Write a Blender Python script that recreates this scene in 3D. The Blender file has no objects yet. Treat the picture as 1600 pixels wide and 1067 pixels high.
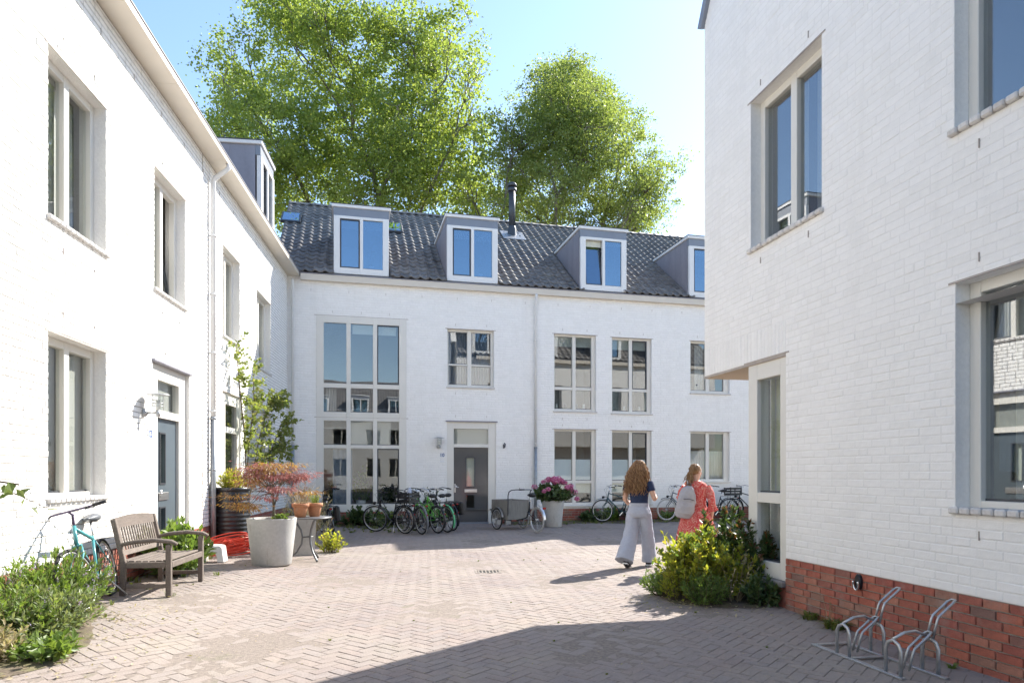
import bpy, math, random
import numpy as np
from mathutils import Vector, Matrix
random.seed(7)
rng = np.random.default_rng(11)
PI = math.pi
S = bpy.context.scene
COL = S.collection

# ------------------------------------------------------------------ camera, sky, sun, exposure
cam_d = bpy.data.cameras.new('camera')
cam_d.sensor_width = 36.0
cam_d.lens = 24.0
cam_d.shift_y = 0.129
cam_d.clip_start = 0.05
cam_d.clip_end = 2000
cam = bpy.data.objects.new('camera', cam_d)
COL.objects.link(cam)
cam.location = (0, 0, 1.5)
cam.rotation_euler = (PI / 2, 0, 0)
S.camera = cam

SUN_AZ, SUN_EL = math.radians(42.1), math.radians(38.0)
world = bpy.data.worlds.new('World')
S.world = world
world.use_nodes = True
wn = world.node_tree.nodes
sky = wn.new('ShaderNodeTexSky')
sky.sky_type = 'NISHITA'
sky.sun_disc = False
sky.sun_elevation = SUN_EL
sky.sun_rotation = SUN_AZ
sky.altitude = 0
sky.air_density = 1.0
sky.dust_density = 0.3
sky.ozone_density = 1.7
wn['Background'].inputs[1].default_value = 0.075
world.node_tree.links.new(sky.outputs[0], wn['Background'].inputs[0])

sun_d = bpy.data.lights.new('sun', 'SUN')
sun_d.energy = 2.75
sun_d.angle = math.radians(0.5)
sun_d.color = (1.0, 0.94, 0.85)
sun = bpy.data.objects.new('sun', sun_d)
COL.objects.link(sun)
to_sun = Vector((math.sin(SUN_AZ) * math.cos(SUN_EL), math.cos(SUN_AZ) * math.cos(SUN_EL), math.sin(SUN_EL)))
sun.rotation_euler = to_sun.to_track_quat('Z', 'Y').to_euler()
sun.location = (20, 22, 30)

S.view_settings.view_transform = 'Standard'
S.view_settings.look = 'None'
S.view_settings.gamma = 1
S.view_settings.use_curve_mapping = False
S.view_settings.exposure = 2.16
S.cycles.max_bounces = 10
S.cycles.diffuse_bounces = 7
S.cycles.glossy_bounces = 4
S.cycles.transparent_max_bounces = 12
S.cycles.transmission_bounces = 4
S.cycles.caustics_reflective = False
S.cycles.caustics_refractive = False
S.cycles.sample_clamp_indirect = 6
S.cycles.use_denoising = True

# ------------------------------------------------------------------ materials
MATS = {}
def mat(name, cols, rough=.6, var=False, noise=None, bump=None, metal=0., spec=.4, trans=0., dirt=None, tint=(2.0, 1.95, 1.0)):
    """procedural material: colour ramp over a per-piece random value, times soft noise, plus bump"""
    m = bpy.data.materials.new(name); m.use_nodes = True
    nt = m.node_tree; N = nt.nodes; Lk = nt.links.new
    b = N['Principled BSDF']
    b.inputs['Roughness'].default_value = rough
    b.inputs['Metallic'].default_value = metal
    b.inputs['Specular IOR Level'].default_value = spec
    if isinstance(cols[0], (int, float)): cols = [cols]
    tc = N.new('ShaderNodeTexCoord')
    if var and len(cols) > 1:
        g = N.new('ShaderNodeNewGeometry'); oi = N.new('ShaderNodeObjectInfo')
        a = N.new('ShaderNodeMath'); a.operation = 'ADD'
        Lk(g.outputs['Random Per Island'], a.inputs[0]); Lk(oi.outputs['Random'], a.inputs[1])
        fr = N.new('ShaderNodeMath'); fr.operation = 'FRACT'; Lk(a.outputs[0], fr.inputs[0])
        r = N.new('ShaderNodeValToRGB'); Lk(fr.outputs[0], r.inputs[0])
        e = r.color_ramp.elements
        while len(e) < len(cols): e.new(.5)
        for i, c in enumerate(cols):
            e[i].position = i / (len(cols) - 1); e[i].color = (*c, 1)
        col = r.outputs[0]
    else:
        rgb = N.new('ShaderNodeRGB'); rgb.outputs[0].default_value = (*cols[0], 1); col = rgb.outputs[0]
    for nz in (noise if isinstance(noise, list) else [noise] if noise else []):
        sc, amt = nz[:2]
        n = N.new('ShaderNodeTexNoise'); n.inputs['Scale'].default_value = sc; n.inputs['Detail'].default_value = 5
        src = tc.outputs['Object']
        if len(nz) > 2:
            mp = N.new('ShaderNodeMapping'); mp.inputs['Scale'].default_value = nz[2]
            Lk(src, mp.inputs[0]); src = mp.outputs[0]
        Lk(src, n.inputs['Vector'])
        mr = N.new('ShaderNodeMapRange')
        mr.inputs[1].default_value = .25; mr.inputs[2].default_value = .75
        mr.inputs[3].default_value = 1 - amt; mr.inputs[4].default_value = 1 + amt
        Lk(n.outputs[0], mr.inputs[0])
        mx = N.new('ShaderNodeVectorMath'); mx.operation = 'SCALE'
        Lk(col, mx.inputs[0]); Lk(mr.outputs[0], mx.inputs[3]); col = mx.outputs[0]
    for dd in (dirt if isinstance(dirt, list) else [dirt] if dirt else []):  # (colour, scale, threshold, amount)
        dc, sc, th, am = dd[:4]
        n = N.new('ShaderNodeTexNoise'); n.inputs['Scale'].default_value = sc; n.inputs['Detail'].default_value = 7
        n.inputs['Roughness'].default_value = .62
        src = N.new('ShaderNodeNewGeometry').outputs['Position'] if len(dd) < 5 or dd[4] is None or isinstance(dd[4], list) else tc.outputs['Object']
        if len(dd) > 4 and dd[4] is not None:
            mp = N.new('ShaderNodeMapping'); mp.inputs['Scale'].default_value = dd[4]; Lk(src, mp.inputs[0]); src = mp.outputs[0]
        Lk(src, n.inputs['Vector'])
        mr = N.new('ShaderNodeMapRange'); mr.inputs[1].default_value = th; mr.inputs[2].default_value = th + (.18 if len(dd) < 6 else dd[5])
        mr.inputs[4].default_value = am; Lk(n.outputs[0], mr.inputs[0])
        mx = N.new('ShaderNodeMix'); mx.data_type = 'RGBA'
        Lk(mr.outputs[0], mx.inputs[0]); Lk(col, mx.inputs[6]); mx.inputs[7].default_value = (*dc, 1); col = mx.outputs[2]
    Lk(col, b.inputs['Base Color'])
    if bump:
        n = N.new('ShaderNodeTexNoise'); n.inputs['Scale'].default_value = bump[0]; n.inputs['Detail'].default_value = 6
        Lk(tc.outputs['Object'], n.inputs['Vector'])
        bp = N.new('ShaderNodeBump'); bp.inputs['Strength'].default_value = bump[1]; bp.inputs['Distance'].default_value = .01
        Lk(n.outputs[0], bp.inputs['Height']); Lk(bp.outputs[0], b.inputs['Normal'])
    if trans:
        t = N.new('ShaderNodeBsdfTranslucent')
        g2 = N.new('ShaderNodeVectorMath'); g2.operation = 'MULTIPLY'; Lk(col, g2.inputs[0]); g2.inputs[1].default_value = tint
        Lk(g2.outputs[0], t.inputs[0])
        ms = N.new('ShaderNodeMixShader'); ms.inputs[0].default_value = trans
        Lk(b.outputs[0], ms.inputs[1]); Lk(t.outputs[0], ms.inputs[2]); Lk(ms.outputs[0], N['Material Output'].inputs[0])
    MATS[name] = m
    return m

def glass_mat(name, tint, base, edge=.9):
    m = bpy.data.materials.new(name); m.use_nodes = True
    nt = m.node_tree; N = nt.nodes; Lk = nt.links.new
    N.remove(N['Principled BSDF'])
    t = N.new('ShaderNodeBsdfTransparent'); t.inputs[0].default_value = (*tint, 1)
    g = N.new('ShaderNodeBsdfGlossy'); g.inputs['Roughness'].default_value = 0.0
    tc = N.new('ShaderNodeTexCoord')
    n = N.new('ShaderNodeTexNoise'); n.inputs['Scale'].default_value = 1.1; n.inputs['Detail'].default_value = 1
    Lk(tc.outputs['Object'], n.inputs['Vector'])
    bp = N.new('ShaderNodeBump'); bp.inputs['Strength'].default_value = .05; bp.inputs['Distance'].default_value = .03
    Lk(n.outputs[0], bp.inputs['Height']); Lk(bp.outputs[0], g.inputs['Normal'])
    f = N.new('ShaderNodeLayerWeight'); f.inputs[0].default_value = .5
    pw = N.new('ShaderNodeMath'); pw.operation = 'POWER'; pw.inputs[1].default_value = 4; Lk(f.outputs['Facing'], pw.inputs[0])
    mr = N.new('ShaderNodeMapRange'); mr.inputs[1].default_value = 0; mr.inputs[2].default_value = 1
    mr.inputs[3].default_value = base; mr.inputs[4].default_value = edge
    Lk(pw.outputs[0], mr.inputs[0])
    ms = N.new('ShaderNodeMixShader')
    Lk(mr.outputs[0], ms.inputs[0]); Lk(t.outputs[0], ms.inputs[1]); Lk(g.outputs[0], ms.inputs[2])
    Lk(ms.outputs[0], N['Material Output'].inputs[0])
    MATS[name] = m
    return m

white_brick = mat('painted_brick', [(.87, .855, .82), (.885, .87, .84), (.87, .855, .825), (.85, .835, .80)], .55, True,
                  noise=[(3.0, .03), (14, .03)], bump=(45, .25), dirt=[((.50, .48, .43), 2.6, .64, .22, None, .3), ((.44, .42, .38), 1.0, .54, .16, [3.0, 3.0, .30], .3), ((.30, .27, .24), 30, .70, .6, None, .06)])
left_joint = mat('shadowed_joint', (.32, .31, .29), .8, noise=[(1.2, .1), (30, .1)], bump=(60, .5), dirt=[((.26, .24, .21), 3.0, .48, .8, None, .25)])  # joint shadows put into the colour, with dirt patches over it
white_wall = mat('painted_mortar', (.82, .805, .775), .65, noise=[(1.2, .04), (30, .05)], bump=(60, .4), dirt=((.45, .43, .40), 5, .66, .5))
red_brick = mat('red_brick', [(.22, .125, .10), (.33, .105, .072), (.39, .13, .083), (.36, .11, .072), (.31, .095, .07), (.40, .165, .11), (.27, .15, .11)], .85, True,
                noise=[(20, .22), (90, .15)], bump=(80, .6), dirt=[((.40, .345, .31), 5, .54, .5, None, .25), ((.16, .12, .10), 7, .58, .4, None, .25)])
mortar = mat('mortar', (.36, .33, .30), .9, noise=(25, .15), bump=(120, .5))
cream = mat('cream_paint', (.74, .715, .655), .4, noise=(2, .03), dirt=((.5, .47, .4), 4, .68, .3))
cream_soffit = mat('cream_board', (.66, .60, .51), .5, noise=(3, .03), dirt=((.55, .5, .42), 2, .62, .3))
ply = mat('beige_soffit', (.52, .42, .30), .6, noise=(2, .08))
zinc = mat('zinc_cladding', (.27, .265, .30), .5, noise=[(1.5, .1, (3, 3, .4)), (12, .06)], metal=.15)
zinc_band = mat('zinc_band', (.24, .26, .30), .45, noise=(3, .06), metal=.2)
dark_metal = mat('dark_metal', (.08, .085, .095), .45, noise=(6, .1), metal=.5)
galv = mat('galvanised_steel', (.46, .47, .48), .42, noise=[(18, .18), (60, .1)], metal=.75, bump=(50, .15))
pipe_white = mat('white_pipe', (.72, .715, .70), .4, noise=(2, .05))
pipe_grey = mat('zinc_pipe', (.33, .35, .37), .45, noise=(7, .15), metal=.5)
white_trim = mat('white_trim', (.78, .775, .76), .4, noise=(3, .03), dirt=((.4, .42, .3), 5, .66, .35))
tile_m = mat('roof_tile', [(.14, .133, .130), (.175, .168, .164), (.21, .20, .194), (.158, .15, .147), (.235, .222, .21)], .62, True,
             noise=[(5, .2), (40, .15)], spec=.5, bump=(30, .3), dirt=[((.24, .23, .19), 1.3, .54, .55, None, .2), ((.05, .05, .05), 3.5, .58, .5, None, .15)])
paver = mat('clay_paver', [(.232, .19, .178), (.25, .202, .188), (.24, .205, .197), (.257, .205, .186), (.23, .198, .193), (.25, .208, .194)], .85, True,
            noise=[(9, .12), (45, .16)], bump=(70, .6), dirt=[((.33, .29, .25), .45, .34, .75, None, .36), ((.16, .135, .125), .8, .54, .3, None, .3), ((.31, .29, .19), 1.4, .50, .28, None, .4), ((.11, .095, .09), 2.3, .58, .35, None, .3)])
joint = mat('joint_sand', (.225, .19, .165), .95, noise=(30, .3), bump=(90, .6), dirt=((.10, .13, .04), 1.3, .58, .55))
soil = mat('soil', (.12, .095, .07), .95, noise=[(8, .3), (40, .3)], bump=(50, 1.), dirt=((.16, .17, .06), 3, .5, .7))
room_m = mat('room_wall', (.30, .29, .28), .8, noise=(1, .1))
curtain_m = mat('curtain', (.62, .60, .56), .8, noise=(5, .06))
sheer_m = mat('sheer_curtain', (.72, .73, .74), .8, trans=.3, noise=(5, .04))
blind_m = mat('roller_blind', (.42, .41, .375), .7, noise=(3, .03))
bluecurt_m = mat('blue_grey_curtain', (.20, .24, .30), .8, noise=(4, .1))
frost_m = mat('frosted_film', (.62, .70, .74), .5, noise=(1.2, .05))
glass = glass_mat('window_glass', (.93, .95, .945), .065, .75)
glass_r = glass_mat('window_glass_reflective', (.86, .89, .90), .15, .8)
glass_b = glass_mat('court_window_glass', (.86, .89, .90), .26, .85)
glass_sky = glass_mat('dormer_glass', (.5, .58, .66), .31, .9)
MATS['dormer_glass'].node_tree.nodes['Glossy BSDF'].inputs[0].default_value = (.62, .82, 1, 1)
sash_m = mat('dark_sash', (.055, .06, .07), .4, noise=(5, .1))
door_blue = mat('slate_blue_door', (.095, .12, .14), .3, noise=(3, .05))
door_grey = mat('dark_grey_door', (.10, .10, .10), .12, noise=(2, .08), spec=.6)
steel = mat('brushed_steel', (.62, .62, .62), .3, metal=.9, noise=(20, .1))
black_pl = mat('black_plastic', (.018, .018, .02), .38, noise=(8, .2))
rubber = mat('black_rubber', (.022, .022, .022), .8, noise=(20, .2))
grey_tyre = mat('grey_tyre', (.42, .41, .39), .8, noise=(20, .15))
chrome = mat('chrome', (.7, .7, .7), .2, metal=1., noise=(5, .1))
black_paint = mat('black_paint', (.02, .021, .024), .25, noise=(9, .15), spec=.6)
teal_paint = mat('teal_paint', (.075, .30, .32), .3, noise=(9, .1), spec=.6)
purple_paint = mat('purple_paint', (.10, .075, .14), .35, noise=(9, .1))
green_paint = mat('lime_paint', (.13, .50, .035), .3, noise=(9, .1), spec=.6)
teal_dark = mat('petrol_paint', (.03, .085, .095), .3, noise=(9, .1), spec=.6)
grey_paint = mat('grey_paint', (.14, .15, .165), .35, noise=(9, .1))
red_pl = mat('red_lens', (.28, .012, .01), .25, noise=(9, .1))
white_pl = mat('white_plastic', (.80, .80, .78), .35, noise=(3, .03), dirt=((.5, .48, .42), 9, .66, .25))
teak = mat('weathered_teak', [(.155, .128, .108), (.19, .158, .135), (.135, .11, .094)], .8, True, noise=[(6, .15, (1, 1, 1)), (60, .2, (.15, 1, 1))], bump=(60, .4))
planks_m = mat('weathered_ply', (.20, .195, .18), .8, noise=[(3, .15), (40, .2, (1, 1, .1))], bump=(50, .3), dirt=((.09, .085, .075), 3, .56, .5))
concrete = mat('concrete_planter', (.44, .435, .415), .85, noise=[(2.5, .12), (25, .08)], bump=(40, .25),
               dirt=[((.20, .17, .12), 4, .60, .7, (3, 3, .6)), ((.24, .25, .15), 2.2, .60, .5, (1, 1, 1))])
terracotta = mat('terracotta', (.48, .22, .115), .8, noise=[(8, .15), (40, .1)], bump=(50, .3), dirt=((.55, .45, .38), 9, .58, .5))
barrel_m = mat('black_barrel', (.02, .021, .023), .33, noise=(6, .25), spec=.55, dirt=((.12, .11, .10), 5, .58, .35))
hose_m = mat('red_hose', (.55, .055, .03), .35, noise=(12, .12))
table_m = mat('grey_table_metal', (.17, .175, .18), .4, noise=(15, .15), metal=.4)
bark = mat('bark', (.12, .105, .085), .9, noise=[(3, .25), (15, .25)], bump=(14, .8), dirt=((.30, .285, .23), 2.2, .48, .75))
twig_m = mat('twig', (.11, .085, .055), .9, noise=(10, .25))
dry_m = mat('dry_stem', [(.35, .27, .16), (.28, .21, .12), (.42, .34, .22)], .9, True)
leaf_plane = mat('plane_leaf', [(.145, .205, .06), (.185, .245, .07), (.22, .28, .08), (.165, .225, .07), (.26, .30, .085)], .42, True, trans=.52, spec=.5)
leaf_dark = mat('lime_leaf', [(.13, .18, .065), (.165, .22, .075), (.195, .245, .085), (.225, .27, .10)], .42, True, trans=.48, spec=.5)
leaf_yel = mat('yellow_green_leaf', [(.17, .21, .035), (.23, .26, .045), (.29, .29, .06), (.20, .235, .045), (.30, .26, .08)], .5, True, trans=.55, tint=(2.2, 2.1, .9))
leaf_mid = mat('mid_green_leaf', [(.09, .155, .04), (.13, .195, .05), (.16, .225, .055)], .45, True, trans=.35)
leaf_grey = mat('grey_green_leaf', [(.155, .20, .09), (.20, .24, .12), (.13, .185, .065), (.24, .265, .155)], .5, True, trans=.3)
leaf_deep = mat('deep_green_leaf', [(.045, .085, .03), (.065, .11, .035), (.085, .125, .04), (.055, .09, .04)], .38, True, trans=.22, spec=.5)
leaf_red = mat('reddish_tip_leaf', [(.12, .05, .03), (.16, .075, .03), (.10, .065, .03), (.14, .10, .035)], .45, True, trans=.25)
leaf_maple = mat('maple_leaf', [(.24, .085, .085), (.29, .12, .105), (.22, .08, .09), (.30, .15, .11), (.20, .095, .085)], .55, True, trans=.35, tint=(1.5, 1.35, 1.4))
leaf_maple2 = mat('maple_leaf_orange', [(.26, .14, .05), (.22, .12, .06), (.28, .19, .06)], .5, True, trans=.42)
grass_m = mat('grass_blade', [(.08, .13, .022), (.12, .17, .03), (.16, .19, .05), (.22, .20, .09)], .5, True, trans=.35)
dry_leaf = mat('dry_leaf', [(.34, .29, .20), (.42, .36, .27), (.28, .26, .15), (.23, .24, .12)], .8, True, trans=.25)
pink_m = mat('pink_petal', [(.50, .13, .32), (.62, .24, .45), (.42, .09, .26), (.68, .36, .55)], .6, True, trans=.3)
lilac_m = mat('lilac_petal', [(.34, .26, .50), (.45, .38, .60)], .6, True, trans=.3)
skin_m = mat('skin', (.60, .36, .26), .5, noise=(9, .05))
hair_curl = mat('brown_curls', [(.15, .075, .032), (.29, .155, .07), (.46, .27, .13), (.13, .066, .03)], .42, True, trans=.15)
hair_blond = mat('blond_hair', [(.22, .125, .055), (.33, .20, .10), (.28, .16, .075), (.42, .27, .15)], .42, True, trans=.1)
navy_m = mat('navy_knit', (.022, .036, .085), .85, noise=(30, .2), bump=(120, .4))
linen_m = mat('pale_grey_linen', (.40, .425, .49), .85, noise=[(40, .06), (4, .05)], bump=(150, .3))
bag_m = mat('light_grey_nylon', (.38, .375, .40), .7, noise=[(6, .08), (40, .05)], bump=(18, .6))
strap_m = mat('grey_strap', (.12, .11, .12), .8, noise=(20, .1))
shoe_m = mat('dark_shoe', (.05, .045, .045), .6, noise=(12, .2))
num_blue = mat('blue_number', (.04, .10, .28), .4, noise=(9, .05))
plate_m = mat('number_plate', (.80, .81, .82), .3, noise=(9, .02))

def dress_mat():
    m = mat('red_floral_dress', (.55, .05, .05), .8, bump=(90, .2))
    nt = m.node_tree; N = nt.nodes; Lk = nt.links.new
    tc = N.new('ShaderNodeTexCoord')
    n = N.new('ShaderNodeTexNoise'); n.inputs['Scale'].default_value = 9; n.inputs['Detail'].default_value = 3
    n.inputs['Distortion'].default_value = 1.6
    v = N.new('ShaderNodeTexVoronoi'); v.feature = 'SMOOTH_F1'; v.inputs['Scale'].default_value = 12
    ad = N.new('ShaderNodeVectorMath'); ad.operation = 'ADD'
    Lk(tc.outputs['Object'], n.inputs['Vector']); Lk(tc.outputs['Object'], ad.inputs[0]); Lk(n.outputs['Color'], ad.inputs[1]); Lk(ad.outputs[0], v.inputs['Vector'])
    r = N.new('ShaderNodeValToRGB'); e = r.color_ramp.elements
    e[0].position = .30; e[0].color = (.68, .40, .33, 1); e[1].position = .36; e[1].color = (.56, .05, .045, 1)
    x = e.new(.62); x.color = (.52, .04, .04, 1); x = e.new(.66); x.color = (.66, .30, .25, 1)
    Lk(v.outputs['Distance'], r.inputs[0]); Lk(r.outputs[0], N['Principled BSDF'].inputs['Base Color'])
    return m
dress_m = dress_mat()

# ------------------------------------------------------------------ mesh helpers
def tri_mesh(name, V, F):
    """fast mesh from numpy arrays, all faces with the same corner count"""
    me = bpy.data.meshes.new(name)
    V = np.asarray(V, dtype=np.float32); F = np.asarray(F, dtype=np.int32)
    k = F.shape[1]
    me.vertices.add(len(V)); me.vertices.foreach_set('co', V.ravel())
    me.loops.add(F.size); me.loops.foreach_set('vertex_index', F.ravel())
    me.polygons.add(len(F)); me.polygons.foreach_set('loop_start', np.arange(0, F.size, k, dtype=np.int32))
    try: me.polygons.foreach_set('loop_total', np.full(len(F), k, dtype=np.int32))
    except Exception: pass
    me.update(calc_edges=True); me.validate()
    me.polygons.foreach_set('use_smooth', np.zeros(len(me.polygons), dtype=bool))
    return me

def link(name, me, m=None, parent=None, loc=None, kind=None, smooth=False):
    if m is not None and len(me.materials) == 0:
        for q in (m if isinstance(m, (list, tuple)) else [m]): me.materials.append(q)
    o = bpy.data.objects.new(name, me); COL.objects.link(o)
    if parent is not None: o.parent = parent
    if loc is not None: o.location = loc
    if kind: o['kind'] = kind
    return o

class MB:
    def __init__(s): s.v = []; s.f = []; s.mi = []; s.sm = []; s.M = None
    def add(s, V, F, mi=0, sm=False):
        b = len(s.v)
        for p in V:
            p = Vector(p)
            s.v.append(tuple(s.M @ p) if s.M is not None else tuple(p))
        for q in F:
            s.f.append([b + i for i in q]); s.mi.append(mi); s.sm.append(sm)
        return s
    def box(s, x0, x1, y0, y1, z0, z1, mi=0, bev=0.):
        if x0 > x1: x0, x1 = x1, x0
        if y0 > y1: y0, y1 = y1, y0
        if z0 > z1: z0, z1 = z1, z0
        if bev <= 0:
            return s.add([(x0, y0, z0), (x1, y0, z0), (x1, y1, z0), (x0, y1, z0), (x0, y0, z1), (x1, y0, z1), (x1, y1, z1), (x0, y1, z1)],
                         [(0, 3, 2, 1), (4, 5, 6, 7), (0, 1, 5, 4), (1, 2, 6, 5), (2, 3, 7, 6), (3, 0, 4, 7)], mi)
        b = min(bev, .49 * (x1 - x0), .49 * (y1 - y0), .49 * (z1 - z0))
        V = []; idx = {}
        X, Y, Z = (x0, x1), (y0, y1), (z0, z1)
        for i in (0, 1):
            for j in (0, 1):
                for k in (0, 1):
                    sx, sy, sz = (1 if i == 0 else -1), (1 if j == 0 else -1), (1 if k == 0 else -1)
                    idx[i, j, k, 'x'] = len(V); V.append((X[i], Y[j] + sy * b, Z[k] + sz * b))
                    idx[i, j, k, 'y'] = len(V); V.append((X[i] + sx * b, Y[j], Z[k] + sz * b))
                    idx[i, j, k, 'z'] = len(V); V.append((X[i] + sx * b, Y[j] + sy * b, Z[k]))
        g = lambda i, j, k, a: idx[i, j, k, a]
        F = []
        F += [[g(0, 0, 0, 'x'), g(0, 0, 1, 'x'), g(0, 1, 1, 'x'), g(0, 1, 0, 'x')], [g(1, 0, 0, 'x'), g(1, 1, 0, 'x'), g(1, 1, 1, 'x'), g(1, 0, 1, 'x')]]
        F += [[g(0, 0, 0, 'y'), g(1, 0, 0, 'y'), g(1, 0, 1, 'y'), g(0, 0, 1, 'y')], [g(0, 1, 0, 'y'), g(0, 1, 1, 'y'), g(1, 1, 1, 'y'), g(1, 1, 0, 'y')]]
        F += [[g(0, 0, 0, 'z'), g(0, 1, 0, 'z'), g(1, 1, 0, 'z'), g(1, 0, 0, 'z')], [g(0, 0, 1, 'z'), g(1, 0, 1, 'z'), g(1, 1, 1, 'z'), g(0, 1, 1, 'z')]]
        for i in (0, 1):
            for j in (0, 1): F.append([g(i, j, 0, 'x'), g(i, j, 1, 'x'), g(i, j, 1, 'y'), g(i, j, 0, 'y')])
            for k in (0, 1): F.append([g(i, 0, k, 'x'), g(i, 1, k, 'x'), g(i, 1, k, 'z'), g(i, 0, k, 'z')])
        for j in (0, 1):
            for k in (0, 1): F.append([g(0, j, k, 'y'), g(1, j, k, 'y'), g(1, j, k, 'z'), g(0, j, k, 'z')])
        for i in (0, 1):
            for j in (0, 1):
                for k in (0, 1): F.append([g(i, j, k, 'x'), g(i, j, k, 'y'), g(i, j, k, 'z')])
        return s.add(V, F, mi)
    def bar(s, p, q, w, h, up=(0, 0, 1), mi=0, bev=0.):
        """rectangular bar from p to q, w across, h along up"""
        p, q = Vector(p), Vector(q); d = q - p; L = d.length; d.normalize()
        u = Vector(up); sd = d.cross(u)
        if sd.length < 1e-5: sd = d.cross(Vector((1, 0, 0)))
        sd.normalize(); u = sd.cross(d).normalized()
        t = MB(); t.box(0, L, -w / 2, w / 2, -h / 2, h / 2, bev=bev)
        R = Matrix((d, -sd, u)).transposed()
        return s.add([p + R @ Vector(v) for v in t.v], t.f, mi)
    def tube(s, pts, r, n=8, mi=0, closed=False, cap=True, flat=None):
        pts = [Vector(p) for p in pts]
        k = len(pts); rs = r if isinstance(r, (list, tuple)) else [r] * k
        T = []
        for i in range(k):
            a = pts[(i - 1) % k] if (closed or i > 0) else pts[i]
            b = pts[(i + 1) % k] if (closed or i < k - 1) else pts[i]
            t = b - a
            T.append(t.normalized() if t.length > 1e-9 else Vector((0, 0, 1)))
        u = T[0].cross(Vector((0, 0, 1)))
        if u.length < .05: u = T[0].cross(Vector((1, 0, 0)))
        u.normalize(); V = []
        for i in range(k):
            u = u - T[i] * u.dot(T[i]); u.normalize(); w = T[i].cross(u)
            for j in range(n):
                a = 2 * PI * j / n
                V.append(pts[i] + (u * math.cos(a) * (flat or 1) + w * math.sin(a)) * rs[i])
        F = []
        for i in range(k if closed else k - 1):
            for j in range(n):
                a, b = i * n, ((i + 1) % k) * n
                F.append([a + j, a + (j + 1) % n, b + (j + 1) % n, b + j])
        if cap and not closed:
            F.append(list(range(n))[::-1]); F.append([(k - 1) * n + j for j in range(n)])
        return s.add(V, F, mi, True)
    def lathe(s, prof, n=24, c=(0, 0, 0), mi=0, cap=(True, True)):
        V = []; F = []
        for r, z in prof:
            for j in range(n):
                a = 2 * PI * j / n; V.append((c[0] + r * math.cos(a), c[1] + r * math.sin(a), c[2] + z))
        for i in range(len(prof) - 1):
            for j in range(n): F.append([i * n + j, i * n + (j + 1) % n, (i + 1) * n + (j + 1) % n, (i + 1) * n + j])
        s.add(V, F, mi, True)
        b = len(s.v) - len(V)
        if cap[0]: s.f.append([b + j for j in range(n)][::-1]); s.mi.append(mi); s.sm.append(False)
        if cap[1]: s.f.append([b + (len(prof) - 1) * n + j for j in range(n)]); s.mi.append(mi); s.sm.append(False)
        return s
    def ell(s, c, r, n=14, m=9, R=None, mi=0):
        V = []; F = []
        c = Vector(c)
        for i in range(m + 1):
            th = PI * i / m
            for j in range(n):
                a = 2 * PI * j / n
                p = Vector((r[0] * math.sin(th) * math.cos(a), r[1] * math.sin(th) * math.sin(a), r[2] * math.cos(th)))
                V.append(c + (R @ p if R is not None else p))
        for i in range(m):
            for j in range(n): F.append([i * n + j, (i + 1) * n + j, (i + 1) * n + (j + 1) % n, i * n + (j + 1) % n])
        return s.add(V, F, mi, True)
    def loft(s, rings, n=20, mi=0, cap=True):
        """rings: (cx, cy, cz, rx, ry) ellipses in horizontal planes"""
        V = []; F = []
        for cx, cy, cz, rx, ry in rings:
            for j in range(n):
                a = 2 * PI * j / n; V.append((cx + rx * math.cos(a), cy + ry * math.sin(a), cz))
        k = len(rings)
        for i in range(k - 1):
            for j in range(n): F.append([i * n + j, i * n + (j + 1) % n, (i + 1) * n + (j + 1) % n, (i + 1) * n + j])
        if cap: F.append(list(range(n))[::-1]); F.append([(k - 1) * n + j for j in range(n)])
        return s.add(V, F, mi, True)
    def prism(s, poly, z0, z1, mi=0):
        k = len(poly)
        V = [(x, y, z0) for x, y in poly] + [(x, y, z1) for x, y in poly]
        return s.add(V, [list(range(k))[::-1], list(range(k, 2 * k))] + [[i, (i + 1) % k, k + (i + 1) % k, k + i] for i in range(k)], mi)
    def mesh(s, name):
        me = bpy.data.meshes.new(name)
        me.from_pydata(s.v, [], s.f)
        me.polygons.foreach_set('material_index', np.array(s.mi, dtype=np.int32))
        me.polygons.foreach_set('use_smooth', np.array(s.sm, dtype=bool))
        me.update()
        return me
    def build(s, name, m, parent=None, loc=None, kind=None):
        return link(name, s.mesh(name), m, parent, loc, kind)

def props(o, label=None, cat=None, group=None, kind=None):
    if label: o['label'] = label
    if cat: o['category'] = cat
    if group: o['group'] = group
    if kind: o['kind'] = kind
    return o
def thing(name, label, cat, loc=(0, 0, 0), rot=0., group=None):
    o = bpy.data.objects.new(name, None); COL.objects.link(o)
    o.location = loc; o.rotation_euler = (0, 0, rot) if not isinstance(rot, tuple) else rot
    o.empty_display_size = .2
    return props(o, label, cat, group)
def copy_tree(o, parent=None):
    c = o.copy(); COL.objects.link(c)
    if parent is not None: c.parent = parent
    for ch in list(o.children): copy_tree(ch, c)
    return c

# house frames: local x along the wall, local y into the house, wall face at y = 0
BACK = ((-1.249, 20.5), (.9718, .2357))
LEFT = ((-6.339, 19.27), (-.12644, .99197))
RIGHT = ((3.05, 7.55), (.2028, -.9792))
def wp(H, x, y, z=0.):
    (X, Y), (a, b) = H
    return Vector((X + a * x - b * y, Y + b * x + a * y, z))
def ang(H): return math.atan2(H[1][1], H[1][0])
def ground_z(x, y):
    """the court rises a little towards the left house"""
    d = (x + 6.339) * .99197 + (y - 19.27) * .12644
    t = np.clip(1 - d / 2.4, 0, 1); t = t * t * (3 - 2 * t)
    return .10 * t
def gz(x, y): return float(ground_z(np.float64(x), np.float64(y)))
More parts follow.
